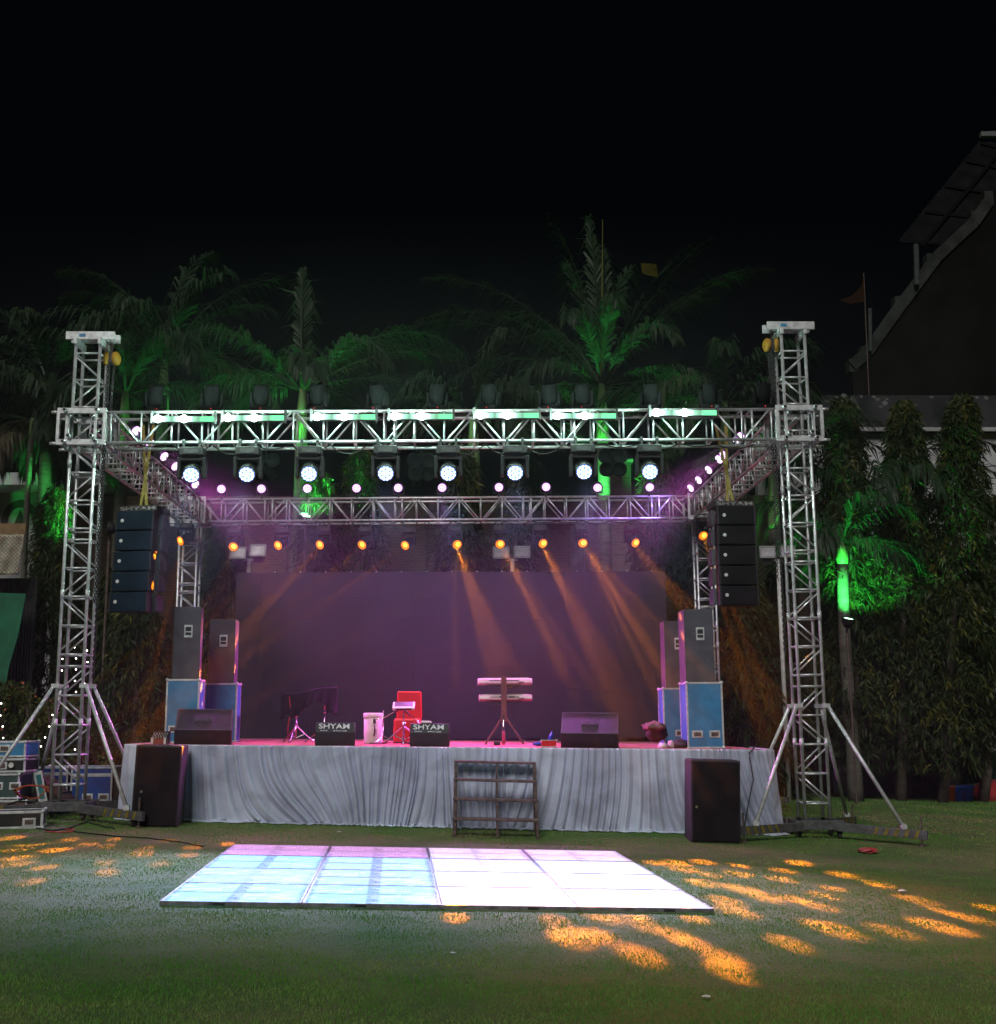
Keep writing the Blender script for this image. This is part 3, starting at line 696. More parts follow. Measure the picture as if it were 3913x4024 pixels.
# --- four-lamp clover blinders
def make_clover():
    BLK = MATTE
    t = thing('blinder_light', '', 'blinder light', (0, 0, 0), 'clover-shaped unlit blinder lights')
    MB().bar((0, 0, .14), (0, 0, .40), .03).box((0, .03, 0), (.16, .08, .16)).build('bracket', BLK, t)
    for (x, z) in ((-.115, .10), (.115, .10), (-.10, -.11), (.10, -.11)):
        s_ = MB().lathe([(.05, .09), (.115, .03), (.122, -.05), (.11, -.06), (.09, -.035)], (x, 0, z), (0, 1, 0), 20).build('lamp_shell', BLK, t, True)
    return t
cl = make_clover()
for i, (px, py, nm) in enumerate(((806, 893, 'between the fourth and fifth big wash heads'), (1171, 884, 'between the two rightmost big wash heads'), (509, 893, 'half hidden right of the second big wash head'))):
    o = cl if i == 0 else copy_tree(cl); o.location = at(px, py, YF+.3); o.rotation_euler = (R(random.uniform(-10, 15)), 0, R(random.uniform(-25, 25))); o['label'] = 'unlit clover-shaped blinder '+nm

# ================================================================== LINE ARRAYS
def line_array(label, cx, cyy, ztop, face, seed, blue):
    t = thing('line_array', label, 'line array', (0, 0, 0), 'hanging line array speakers')
    w, h, d = .62, .318, .46; g = GRLB if blue else GRL
    f = MB().box((0, .12, .045), (w+.02, .5, .085)); f.build('fly_bar', STEEL, t, bevel=.005)
    for k in range(5):
        tilt = R(.6*k); c = V((-.006*k, -.004*k*k, -h*(k+.5)-.012*0)); rot = M.Rotation(tilt, 3, 'X')
        cab = MB(); pr = [(-w/2+.03, -d/2+.04), (w/2-.03, -d/2+.04), (w/2-.12, d/2), (-w/2+.12, d/2)]
        b = MB().prism(pr, (0, 0, 0), (1, 0, 0), (0, 1, 0), (0, 0, h-.02)); cab.add([c+rot @ V(q) for q in b.v], b.f)
        cb = cab.build('cabinet', BLKP, t, bevel=.006)
        MB().add([c+rot @ V(q) for q in MB().box((0, -d/2+.02, 0), (w-.05, .03, h-.022)).v], MB().box((0, 0, 0), (1, 1, 1)).f).build('grille', g, cb, bevel=.012)
        for s in (-1, 1):
            sb = MB().box((s*(w/2-.012), -d/2+.06, 0), (.03, .10, h-.016)); cab2 = MB().add([c+rot @ V(q) for q in sb.v], sb.f); cab2.build('side_cheek', BLKP, cb, bevel=.004)
            pz = MB().prism([(-.04, -h/2+.03), (.22, -h/2+.03), (.22, h/2-.11), (.10, h/2-.03), (-.04, h/2-.03)], (s*(w/2-.0), .10, 0), (0, 1, 0), (0, 0, 1), (.06, 0, 0)); MB().add([c+rot @ V(q) for q in pz.v], pz.f).build('handle', GREY, cb, bevel=.006)
        bd = MB().lathe([(.028, 0), (.028, .008)], c+V((-w/2+.11, -d/2+.002, .0)), (0, 1, 0), 12).build('badge', PAINTW, cb)
    ORGs = V((0, 0, 0))
    text_mesh('SHYAM', .055, TEXTWORN, t, (0, -.133, .045), bold=.016, width=.58)
    t.location = (cx, cyy, ztop); t.rotation_euler = (0, 0, face); return t
p = at(270, 980, 18.75); q = at(1400, 973, 18.75)
line_array('left hanging black line array of five cabinets, lettered frame on top', p.x, 18.75, p.z, R(-10), 1, True)
line_array('right hanging black line array of five cabinets beside the right rear tower', q.x, 18.75, q.z+.02, R(3), 2, False)
for (c, x, nm) in ((p, XL+.24, 'left'), (q, XR-.24, 'right')):
    s = -1 if nm == 'left' else 1; gx = at(278 if nm == 'left' else 1383, 835 if nm == 'left' else 840, 18.85)
    t = thing('sling', 'yellow lifting sling above the %s line array' % nm, 'sling', gx)
    for ddx in (-.07, .07): MB().bar((c.x+ddx*.7*s, 18.87, c.z+.09), (gx.x-ddx*s*1.2, 19.0, zc(0)+TH/2+.02), .045, .008).build('strap', STRAP, t)
    MB().tube((c.x-.1, 18.87, c.z+.11), (c.x+.1, 18.87, c.z+.11), .02).build('shackle', RUST, t)

# ================================================================== SPEAKERS AND FLIGHT CASES
def flight_case(label, x, y, z, w, d, h, m, rz=0, handles=(), group=None, edge=.028, wheels=False, lidz=None, base=None):
    t = thing('flight_case', label, 'flight case', (0, 0, 0), group)
    MB().box((0, 0, h/2), (w-.012, d-.012, h-.012)).build('panel', m, t)
    e = MB(); q = edge
    for sx in (-1, 1):
        for sy in (-1, 1): e.box((sx*(w/2-q/2), sy*(d/2-q/2), h/2), (q, q, h))
        for sz in (0, 1):
            e.box((sx*(w/2-q/2), 0, q/2+sz*(h-q)), (q, d-2*q, q)); e.box((0, sx*(d/2-q/2), q/2+sz*(h-q)), (w-2*q, q, q))
    if lidz:
        for sy in (-1, 1): e.box((0, sy*(d/2-.003), lidz), (w-2*q, .008, .05))
    e.build('edge_trim', ALUW, t, bevel=.003)
    c = MB()
    for sx in (-1, 1):
        for sy in (-1, 1):
            for sz in (0, 1): c.ball((sx*(w/2-.012), sy*(d/2-.012), .012+sz*(h-.024)), .03, 8, 5)
    c.each('corner', ALUW, t, smooth=True)
    for (hx, hz) in handles:
        hm = MB().box((hx, -d/2-.001, hz), (.17, .012, .11)).build('latch', ALUW, t, bevel=.004)
        MB().box((hx, -d/2-.009, hz), (.11, .006, .06)).build('recess', RUST, hm)
    t.location = (x, y, z); t.rotation_euler = (0, 0, R(rz)); return t
def tall_speaker(label, x, y, z, w, d, h, rz):
    t = thing('loudspeaker', label, 'loudspeaker', (0, 0, 0), 'tall speakers on the blue cases')
    pr = [(-w/2, -d/2), (w/2, -d/2), (w/2, d/2), (-w/2, d/2)]
    MB().prism(pr, (0, 0, h/2), (1, 0, 0), (0, 1, 0), (0, 0, h)).build('cabinet', GREY, t, bevel=.008)
    e = MB()
    for s in (-1, 1): e.box((s*(w/2-.006), -d/2+.004, h/2), (.016, .016, h-.01))
    e.build('edge_trim', BEZEL, t)
    hp = MB().box((.02, -d/2-.002, h*.66), (.13, .012, .20)).build('handle_plate', ALUW, t, bevel=.004)
    MB().box((.02, -d/2-.009, h*.69), (.09, .006, .07)).box((.02, -d/2-.009, h*.625), (.09, .006, .045)).build('handle_recess', BLK, hp)
    t.location = (x, y, z); t.rotation_euler = (0, 0, R(rz)); return t
G = 'blue cases under the tall speakers'
a = at(343, 1418, 19.3); lx, ly = a.x, 19.6
a = at(1343+8, 1437, 18.75); rx, ry = a.x, 19.05
flight_case('blue flight case under the left outer tall speaker', lx, ly, zs(lx), .52, .56, 1.0, BLUE, 4, ((-.12, .22),), G)
tall_speaker('tall grey speaker with an amber-lit side on the left outer blue case', lx+.01, ly, zs(lx)+1.0, .42, .52, 1.15, 8)
a = at(418, 1420, 20.6); l2 = a.x; flight_case('blue flight case under the left inner tall speaker touching the video wall', l2, 20.8, zs(l2), .56, .5, .98, BLUE, 3, ((-.12, .22),), G)
tall_speaker('tall purple-lit speaker on the left inner blue case', l2+.0, 20.8, zs(l2)+.98, .43, .46, 1.08, 3)
flight_case('blue flight case with scratched front under the right outer tall speaker', rx, ry, zs(rx), .575, .56, 1.02, BLUE, 0, ((-.13, .22), (.14, .22)), G)
sc = MB().box((rx+.04, ry-.2805, zs(rx)+.48), (.02, .004, .20)).box((rx+.035, ry-.2805, zs(rx)+.40), (.035, .004, .07))
tall_speaker('tall grey speaker on the right outer case, amber light on its left side', rx-.05, ry, zs(rx)+1.02, .45, .54, 1.14, 0)
a = at(1300, 1420, 20.6); r2 = a.x; flight_case('blue flight case under the right inner tall speaker', r2, 20.8, zs(r2), .56, .5, .98, BLUE, 0, ((.0, .22),), G)
tall_speaker('tall dark speaker on the right inner blue case', r2, 20.8, zs(r2)+.98, .43, .46, 1.14, 0)

def sub(label, px, py, Y, w, d, h, rz, badge):
    p = gnd(px, py); x = p.x; y = Y
    t = thing('subwoofer', label, 'subwoofer', (0, 0, 0), 'subwoofers on the lawn')
    MB().box((0, 0, h/2), (w, d, h)).build('cabinet', BLKP, t, bevel=.018)
    MB().box((0, -d/2-.008, h/2), (w-.05, .016, h-.05)).build('grille', GRL, t, bevel=.01)
    MB().lathe([(.02, 0), (.02, .006)], (badge, -d/2-.022, h*.43), (0, 1, 0), 12).build('badge', CHROME, t)
    t.location = (x, y+d/2, gz(x, y)); t.rotation_euler = (0, math.atan(-TG), R(rz)); return t
sub('black subwoofer on the lawn before the left stage corner, amber rim light', 293, 1580, 17.45, .64, .66, 1.13, 5, -.20)
sub('black subwoofer on the lawn before the right end of the skirting', 1369, 1611, 17.2, .70, .66, 1.14, -3, -.27)

# --- wedges
def wedge(label, x, y, z, w, prof, rz, lettered, boxy):
    t = thing('monitor_wedge', label, 'monitor wedge', (0, 0, 0), 'floor monitor wedges on the stage front')
    MB().prism(prof, (0, 0, 0), (0, 1, 0), (0, 0, 1), (w, 0, 0)).build('cabinet', BLKP, t, bevel=.012)
    if lettered:
        tx = -.02; (y0, z0), (y1, z1) = prof[1], prof[2]; el = math.degrees(math.atan2(z1-z0, y1-y0)); mid = lambda f, o: (0, y0+(y1-y0)*f-math.sin(R(el))*o, z0+(z1-z0)*f+math.cos(R(el))*o)
        a = mid(.62, .003); text_mesh('SHYAM', .085, TEXTW, t, (-.02, a[1], a[2]), rx=el, bold=.010, width=.46, ex=.001)
        a = mid(.15, .003); text_mesh('JHANSI', .022, TEXTW, t, (-.175, a[1], a[2]), rx=el, width=.11, bold=.01, ex=.0008); text_mesh('M-9415112222', .022, TEXTW, t, (.07, a[1], a[2]), rx=el, width=.2, bold=.01, ex=.0008)
        MB().prism([(-.03, -.05), (.03, -.05), (.03, .05), (-.03, .05)], (w/2+.001, .22, .16), (0, 1, 0), (0, 0, 1), (.004, 0, 0)).build('side_handle', BLK, t)
    else:
        (y0, z0), (y1, z1) = prof[1], prof[2]; dd = V((0, y1-y0, z1-z0)).normalized(); nn = V((0, -dd.z, dd.y)); c = V((0, (y0+y1)/2, (z0+z1)/2))
        pl = MB().prism([(-.13, -.06), (.13, -.06), (.13, .06), (-.13, .06)], c+nn*.002, (1, 0, 0), dd, nn*.008).build('handle_plate', BEZEL, t)
        MB().prism([(-.11, -.045), (.02, -.045), (.02, .045), (-.11, .045)], c+nn*.008, (1, 0, 0), dd, nn*.004).prism([(.05, -.045), (.11, -.045), (.11, .045), (.05, .045)], c+nn*.008, (1, 0, 0), dd, nn*.004).build('handle_recess', BLK, pl)
        fr = MB(); hl = V((0, y1-y0, z1-z0)).length/2
        for s in (-1, 1): fr.prism([(-.010, -hl), (.010, -hl), (.010, hl), (-.010, hl)], c+nn*.002+V((s*(w/2-.014), 0, 0)), (1, 0, 0), dd, nn*.006)
        fr.prism([(-w/2+.03, -.008), (w/2-.03, -.008), (w/2-.03, .008), (-w/2+.03, .008)], c+nn*.002-dd*(hl-.01), (1, 0, 0), dd, nn*.006).prism([(-w/2+.03, -.008), (w/2-.03, -.008), (w/2-.03, .008), (-w/2+.03, .008)], c+nn*.002+dd*(hl-.01), (1, 0, 0), dd, nn*.006)
        fr.build('edge_trim', GREY, t)
        sgn = 1 if rz > 0 else -1
        MB().prism([(.08, .10), (.2, .08), (.34, .34), (.3, .42), (.26, .40)], (sgn*(w/2+.001), 0, 0), (0, 1, 0), (0, 0, 1), (.004, 0, 0)).build('port', BLK, t)
        MB().prism([(.12, .05), (.15, .05), (.15, .08), (.12, .08)], (sgn*(w/2+.001), 0, .1), (0, 1, 0), (0, 0, 1), (.004, 0, 0)).build('socket', BLK, t)
    t.location = (x, y, z); t.rotation_euler = (0, -TS, R(rz)); return t
SM = [(0, 0), (-.015, .20), (.06, .345), (.16, .345), (.44, .06), (.44, 0)]
for (px, py, nm) in ((640, 1426.5, 'lettered black monitor wedge with its right side showing, left of the white drum'), (821, 1428, 'lettered black monitor wedge with a pink cloth on top, before the red chair')):
    a = at(px, py, 18.5); wedge(nm, a.x, 18.52, zs(a.x), .60, SM, 7 if px < 700 else 0, True, False)
BGW = [(0, 0), (-.07, .215), (.38, .53), (.50, .32), (.42, 0)]
a = at(386, 1420, 18.45); wedge('big scuffed monitor wedge on the left stage corner', a.x, 18.5, zs(a.x), .84, BGW, 9, False, True)
a = at(1128, 1432, 18.5); wedge('big purple-lit monitor wedge right of the keyboard stand', a.x, 18.55, zs(a.x), .88, BGW, -8, False, True)
tb = at(815, 1381, 18.62); MB().prism([(-.09, 0), (.09, 0), (.07, .035), (-.07, .04)], (tb.x, 18.6, zs(tb.x)+.347), (1, 0, 0), (0, 0, 1), (0, .1, 0)).build('folded_cloth', IVORY, org=(tb.x, 18.6, zs(tb.x)+.347), bevel=.01)
tag(bpy.data.objects['folded_cloth'], 'small pink-lit folded cloth on top of the right lettered wedge', 'cloth')

# ================================================================== VIDEO WALL
WY = 25.22; lw = at(452, 1095, WY); rw = at(1271, 1095, WY)
t = thing('video_wall', 'large unlit dark LED video wall across the back of the stage', 'video wall', ((lw.x+rw.x)/2, WY, 1.25))
wallm = mat('led_wall_modules', (.026, .023, .040), .55, 0, .12, 1.2, .12, 400, spec=.35)
n = wallm.node_tree.nodes; l = wallm.node_tree.links; b = n['Principled BSDF']
nxp, nzp = 17, 7; W_ = rw.x-lw.x; Hh = lw.z-1.28
f = MB(); g = MB()
for i in range(nxp):
    for k in range(nzp):
        cx = lw.x+W_*(i+.5)/nxp; cz = 1.28+Hh*(k+.5)/nzp
        f.box((cx, WY+.02+random.uniform(-.0006, .0006), cz), (W_/nxp-.0012, .05, Hh/nzp-.0012))
f.build('screen', wallm, t); MB().box(((lw.x+rw.x)/2, WY+.10, 1.28+Hh/2), (W_-.02, .08, Hh-.02)).build('back_frame', STEEL, t)
ey = MB()
for i in range(nxp): ey.lathe([(.014, -.01), (.02, 0), (.014, .01)], (lw.x+W_*(i+.5)/nxp, WY+.06, lw.z+.012), (0, 1, 0), 8)
ey.build('lifting_eye', ALUW, t)

# ================================================================== STAGE INSTRUMENTS
def tripod(t, x, y, z, h, spread, m, hub=.28, r=.011, a0=0):
    MB().tube((x, y, z+.05), (x, y, z+h*.55), r*1.35, 8).tube((x, y, z+h*.5), (x, y, z+h), r, 8).lathe([(r*2.2, 0), (r*2.2, .05)], (x, y, z+h*.53), n=10).lathe([(r*2.4, 0), (r*2.4, .04)], (x, y, z+hub), n=10).build('pole', m, t, True)
    for k in range(3):
        a = a0+k*2*math.pi/3; e = V((x+math.cos(a)*spread, y+math.sin(a)*spread, z+.01)); b = MB().tube((x, y, z+hub), e, r, 6).tube((x, y, z+.07), V((x, y, z+hub))+(e-V((x, y, z+hub)))*.5, r*.7, 6).ball(e+V((0, 0, .008)), .018, 8, 5); b.build('leg', m, t)
# draped percussion on two stands
SYB = 21.0
cx = at(592, 1400, SYB).x; t = thing('draped_percussion', 'percussion pads on two chrome stands hidden under a dark navy cloth', 'percussion', (cx, SYB, zs(cx)))
pA, pB = at(567, 1330, SYB), at(620, 1320, SYB)
tripod(t, pA.x, SYB, zs(pA.x), pA.z-zs(pA.x), .32, CHROME, a0=.3); tripod(t, pB.x, SYB+.1, zs(pB.x), pB.z-zs(pB.x)+.04, .32, CHROME, a0=1)
c0 = at(540, 1330, SYB); c1 = at(648, 1318, SYB); nu, nv = 60, 26; co = []
for j in range(nv):
    v = j/(nv-1)
    for i in range(nu):
        u = i/(nu-1); x = c0.x+(c1.x-c0.x)*u
        top_ = c0.z+(c1.z-c0.z)*(0 if u < .45 else sm((u-.45)/.35))-.02*math.sin(u*9)+.05
        drop = .24+.17*math.sin(u*5.2+.3)**2+(.20*max(0, 1-u/.12))-(.08 if .55 < u < .8 else 0)+.14*max(0, (u-.86)/.14); drop += .02*math.sin(u*40)
        if v < .4: y = SYB-.18+.42*(1-v/.4)*1.0; z = top_-.01*math.sin(u*16+v*5)
        else: q = (v-.4)/.6; y = SYB-.18-.05*q+.025*math.sin(u*44+q*2)*q; z = top_-drop*q
        co.append((x, y, z))
id_ = np.arange(nu*nv).reshape(nv, nu); cl_ = npmesh('cover_cloth', co, np.stack([id_[:-1, :-1], id_[1:, :-1], id_[1:, 1:], id_[:-1, 1:]], -1).reshape(-1, 4), DKCL, t, org=ORG, smooth=True)
sf = cl_.modifiers.new('t', 'SOLIDIFY'); sf.thickness = .008
MB().path([at(553, 1332, SYB-.2), at(556, 1360, SYB-.2), at(551, 1385, SYB-.2), at(550, 1402, SYB-.15), (at(556, 1415, SYB).x, SYB-.1, zs(-3)+.01)], .007).build('cable', CABLER, t, True)
# drum
a = at(713, 1419, 20.2); t = thing('drum', 'tall white drum standing upright with a dark side handle', 'drum', (a.x, 20.2, zs(a.x)))
x, z = a.x, zs(a.x); hD = .50; MB().lathe([(.145, 0), (.152, .02), (.152, hD-.06), (.145, hD-.05)], (x, 20.2, z), n=24).build('shell', IVORY, t, True)
MB().lathe([(.158, hD-.075), (.162, hD-.07), (.162, hD), (.15, hD+.005)], (x, 20.2, z), n=24).build('lid', IVORY, t, True)
MB().path([(x+.03, 20.045, z+.30), (x+.04, 20.02, z+.25), (x+.035, 20.02, z+.18), (x+.025, 20.045, z+.13)], .012).box((x+.03, 20.045, z+.37), (.04, .012, .08)).build('handle', BLK, t)
def mic_stand(label, px, py, Y, h, pts, mic):
    a = at(px, py, Y); x, z = a.x, zs(a.x); t = thing('microphone_stand', label, 'microphone stand', (x, Y, z)); tripod(t, x, Y, z, h, .24, CHROME, .14, .008, 2)
    P = [at(*q, Y-.03) for q in pts]; MB().path(P, .009).build('boom', CHROME, t)
    d = (P[-1]-P[0]).normalized(); MB().tube(P[-1], P[-1]+d*.10, .012, 8, .016).ball(P[-1]+d*.13, .026).build('microphone', BLK, t, True); return t
mic_stand('boom microphone stand beside the white drum, microphone pointing right', 732, 1419, 20.0, .55, ((717, 1376), (735, 1372), (752, 1362)), 1)
mic_stand('boom microphone stand behind the right lettered wedge, microphone pointing left', 800, 1419, 20.3, .40, ((798, 1381), (790, 1372), (783, 1367)), -1)
# drum pad on stand
a = at(771, 1419, 19.9); t = thing('drum_pad', 'white electronic drum pad on a chrome tripod in front of the red chair', 'drum pad', (a.x, 19.9, zs(a.x)))
tp = at(772, 1350, 19.9); tripod(t, tp.x, 19.9, zs(tp.x), tp.z-zs(tp.x)-.03, .38, CHROME, .30, .013, .55)
rt = M.Rotation(R(24), 3, 'X'); MB().box((tp.x, 19.9, tp.z), (.36, .26, .05), rt).build('pad_body', IVORY, t, bevel=.012); MB().box(V((tp.x, 19.9, tp.z))+rt @ V((0, -.131, 0)), (.26, .006, .028), rt).build('display', BLK, t); MB().box(V((tp.x, 19.9, tp.z))+rt @ V((0, .02, .026)), (.30, .18, .006), rt).build('playing_surface', BEZEL, t)
# red chair
a = at(779, 1419, 20.9); x, y, z = a.x, 20.9, zs(a.x); t = thing('chair', 'banquet chair in a bright red satin cover', 'chair', (x, y, z))
MB().prism([(-.235, 0), (.235, 0), (.225, .42), (-.225, .42)], (x, y, z), (1, 0, 0), (0, 0, 1), (0, .44, 0)).build('seat_cover', REDS, t, bevel=.03)
MB().prism([(-.215, .40), (.225, .40), (.215, .88), (-.20, .89)], (x+.015, y+.2, z), (1, 0, 0), (0, 0, 1), (0, .09, 0)).build('back_cover', REDS, t, bevel=.02)
# keyboards on column stand
KY = 20.4; a = at(964, 1424, KY); x, z = a.x, zs(a.x); t = thing('keyboard_stand', 'dark column keyboard stand on three splayed legs', 'keyboard stand', (x, KY, z))
zt_ = at(964, 1297, KY).z; hb_ = at(964, 1368, KY).z
MB().bar((x, KY, hb_-.1), (x, KY, zt_+.03), .09, .05).build('column', WOODB, t, bevel=.006)
MB().tube((x-.01, KY, z), (x-.01, KY, hb_), .028, 10).build('pole', CHROME, t, True)
for (dx, dy) in ((-.32, -.05), (.32, -.05), (.02, .36)): MB().bar((x, KY, hb_+.02), (x+dx, KY+dy, z+.01), .026, .03).build('leg', WOODB, t)
k1, k2 = at(965, 1304, KY+.2), at(966, 1335, KY+.2)
for kz in (k1.z, k2.z):
    for s in (-1, 1): MB().bar((x+s*.03, KY, kz-.13), (x+s*.26, KY+.06, kz-.065), .03, .02).bar((x+s*.02, KY+.1, kz-.066), (x+s*.3, KY+.1, kz-.066), .02, .03).build('support_arm', BLK, t)
tilt = M.Rotation(R(-12), 3, 'X')
def keyboard(label, c, w, h, m, brand):
    t = thing('keyboard', label, 'keyboard', c); MB().prism([(-.15, -h*.2), (-.13, h*.5), (.16, h*.62), (.16, -h*.45), (-.1, -h*.5)], c, (0, 1, 0), (0, 0, 1), (w, 0, 0)).build('case', m, t, bevel=.014)
    MB().box(c+V((0, .04, h*.56)), (w*.88, .13, .02)).build('keys', IVORY, t)
    b = MB()
    for k in range(9): b.tube(c+V((-.06+k*.035, -.143, h*.12)), c+V((-.06+k*.035, -.155, h*.12)), .007, 6)
    b.build('socket', BLK, t)
    MB().box(c+V((-.02, -.1535, .02)), (w*.55, .004, .012)).box(c+V((w*.30, -.1535, -.01)), (.10, .004, .02)).build('trim_line', BEZEL, t)
    if brand:
        text_mesh('KORG', .036, TEXTW, t, c+V((.28, -.151, .006)), rx=80, bold=.04, width=.10)
        MB().box(c+V((-.06, -.150, .02)), (.09, .006, .03)).box(c+V((.1, -.150, .02)), (.09, .006, .03)).build('panel_plate', BEZEL, t)
    return t
keyboard('white keyboard on the upper tier of the column stand', k1, .92, .11, IVORY, False)
keyboard('silver-pink keyboard on the lower tier of the column stand', k2, .90, .105, mat('silver_shell', (.48, .40, .42), .4, .3, .1), True)
MB().path([at(975, 1340, KY), at(982, 1380, KY), at(990, 1405, KY-.1), at(1010, 1418, KY-.2), at(1040, 1424, KY-.3)], .006).build('hanging_cable', CABLE, org=k2); tag(bpy.data.objects['hanging_cable'], 'thin black cable hanging from the keyboards to the stage floor', 'cable')
a = at(950, 1424, 19.9); MB().box((a.x, 19.9, zs(a.x)+.03), (.11, .14, .06)).build('foot_pedal', BLK, org=(a.x, 19.9, zs(a.x)), bevel=.01); tag(bpy.data.objects['foot_pedal'], 'small black foot pedal under the keyboard stand', 'pedal')
# red box with plugs
a = at(1049, 1431, 18.8); x, y, z = a.x, 18.8, zs(a.x); t = thing('power_box', 'small red power box in a silver frame with blue plugs', 'power box', (x, y, z))
MB().box((x, y, z+.06), (.22, .18, .10)).build('body', REDS, t); b = MB()
for sx in (-1, 1):
    for sz in (.012, .108): b.box((x+sx*.115, y-.09, z+sz), (.025, .03, .024))
    b.box((x, y-.09, z+.06+sx*.048), (.205, .012, .012))
b.build('frame', ALUW, t)
PLUG = mat('blue_plug', (.02, .05, .5), .4)
for (dx, dz, ax) in ((-.19, .05, (-1, 0, 0)), (.02, .14, (.3, 0, 1))): MB().lathe([(.03, 0), (.033, .06), (.022, .10), (.014, .13)], (x+dx+.07*(dx < 0), y-.02, z+dz-.03*(dz > .1)), ax, 12).build('plug', PLUG, t)
# bags and clothes right
def blob(name, label, cat, px0, py0, px1, py1, Y, m, seed, dep=.4, rough=.12):
    a, b = at(px0, py0, Y), at(px1, py1, Y); c = V(((a.x+b.x)/2, Y, b.z)); rg = random.Random(seed); bm = MB().ball((0, 0, 0), 1, 20, 12)
    vs = []
    for p in bm.v:
        p = V(p); k = 1+rough*(math.sin(p.x*5+seed)*math.cos(p.y*4+seed*2)+.6*math.sin(p.z*9+p.x*7+seed)); vs.append((c.x+p.x*k*(b.x-a.x)/2, Y+p.y*k*dep/2, b.z+(max(0, p.z*k*.5+.5))*(a.z-b.z)))
    m_ = MB(); m_.v = vs; m_.f = bm.f; o = m_.build(name, m, org=c, smooth=True); return tag(o, label, cat)
CAMO = mat('camouflage_cloth', (.03, .025, .03), .9, 0, col2=(.26, .17, .15), vs=11)
a = blob('bag', 'dark bag slumped against the right inner blue case', 'bag', 1233, 1384, 1275, 1419, 20.3, BLKP, 3, .5)
blob('camouflage_jacket', 'camouflage jacket thrown over the dark bag on stage', 'jacket', 1229, 1380, 1272, 1399, 20.15, CAMO, 5, .5, .2)
blob('shoes', 'pair of pale shoes at the front edge of the stage', 'shoes', 1257, 1420, 1276, 1434, 18.9, IVORY, 2, .2)
blob('shirt', 'small heap of pale clothes beside the shoes', 'clothes', 1276, 1416, 1290, 1434, 18.95, mat('pale_clothes', (.55, .42, .45), .8, 0, .3), 7, .2, .25)
blob('duffel_bag', 'black duffel bag lying against the right outer blue case', 'bag', 1284, 1413, 1316, 1436, 18.95, BLKP, 4, .3)
# left corner stage box + mixer
a = at(305, 1420, 18.55); x, y, z = a.x, 18.55, zs(a.x); t = thing('patch_box', 'small silver-cornered red patch box at the left stage edge', 'patch box', (x, y, z))
MB().box((x, y, z+.045), (.16, .14, .085)).build('body', mat('dull_red', (.2, .04, .03), .6), t); b = MB()
for s in (-1, 1): b.box((x+s*.095, y, z+.05), (.035, .15, .1))
b.build('corner', ALUW, t)
a = at(308, 1404, 18.8); t = thing('mixer', 'small black mixer behind the patch box on the left stage corner', 'mixer', (a.x, 18.8, zs(a.x)))
MB().prism([(-.1, 0), (-.1, .10), (.08, .19), (.1, .19), (.1, 0)], (a.x, 18.82, zs(a.x)), (0, 1, 0), (0, 0, 1), (.24, 0, 0)).build('body', BLK, t, bevel=.006); b = MB()
for k in range(6):
    for q in range(2): b.tube((a.x-.1+k*.04, 18.725+q*.07, zs(a.x)+.10+q*.035), (a.x-.1+k*.04, 18.712+q*.07, zs(a.x)+.125+q*.035), .008, 6)
b.each('knob', PAINTW, t)
# cables strapped along the trusses, hanging in loops
def truss_cable(label, x0, x1, y, z, n, sag, seed):
    rg = random.Random(seed); P = []
    for k in range(n):
        a = x0+(x1-x0)*k/n; w = (x1-x0)/n; s = sag*rg.choice((.15, .2, .3, 1, .5))
        for j in range(5): u = j/5; P.append((a+w*u, y+.02*math.sin(k*3+j), z-4*s*u*(1-u)+rg.uniform(-.006, .006)))
    P.append((x1, y, z)); o = MB().path(P, .010, 5).build('cable', CABLE, org=P[0], smooth=True); tag(o, label, 'cable')
truss_cable('black cable hanging in loops under the front truss', -5.0, 4.6, YF-.16, zc(0)-TH/2-.035, 16, .16, 1)
truss_cable('black cable looped along the top of the front truss', -5.0, 4.6, YF+.1, zc(0)+TH/2+.04, 12, .10, 2)
truss_cable('black cable hanging in loops under the back truss', -5.2, 4.9, YB-.20, zc(0)-TH/2-.035, 18, .22, 3)

# ================================================================== GEAR LEFT OF THE STAGE
GL = 'flight cases piled left of the stage'
def pile(label, px0, px1, py0, py1, Y, m, depth, handles=(), rz=0, ground=False, lid=None, edge=.028):
    a, b = at(px0, py1, Y), at(px1, py0, Y); z0 = a.z; h = b.z-a.z; x = (a.x+b.x)/2
    if ground: z0 = gz(x, Y); h = b.z-z0
    return flight_case(label, x, Y+depth/2, z0, b.x-a.x, depth, h, m, rz, handles, GL, edge, lidz=lid)
pile('bright blue flight case, topmost of the stack at the left picture edge', -75, 50, 1417, 1449, 18.45, BLUE, .6, ((-.17, .13), (.16, .13)))
pile('black flight case with a round white sticker under the bright blue case', -75, 49, 1450, 1478, 18.45, BLK, .6, ((.12, .10),))
pile('dark green flight case low in the stack at the left edge', -75, 38, 1479, 1529, 18.45, DKGR, .6, ((.1, .19), (.36, .19)))
pile('brown-topped flight case lowest in the stack at the left edge', -75, 52, 1530, 1560, 18.42, WOODB, .62, (), ground=True, lid=.12)
a = at(21, 1463, 18.42); o = MB().lathe([(.04, 0), (.04, .003)], a, (0, 1, 0), 16).build('round_sticker', PAINTW, org=a)
o.parent = [q for q in bpy.data.objects if q.get('label', '').startswith('black flight case with a round')][0]; o.location = V((0, 0, 0)); o.location = V(a)-o.parent.location
f = gnd(40, 1586); flight_case('small low flight case with silver corners in front of the stack on the grass', f.x-.16, f.y+.28, gz(f.x, f.y), .72, .5, .24, BLK, 14, ((.18, .09),), GL, .035)
pile('long blue flight case with white lid line behind the left tower, touching the stack', 66, 131, 1466, 1546, 19.6, NAVY, .6, ((-.12, .22), (.15, .22)), ground=True, lid=.56)
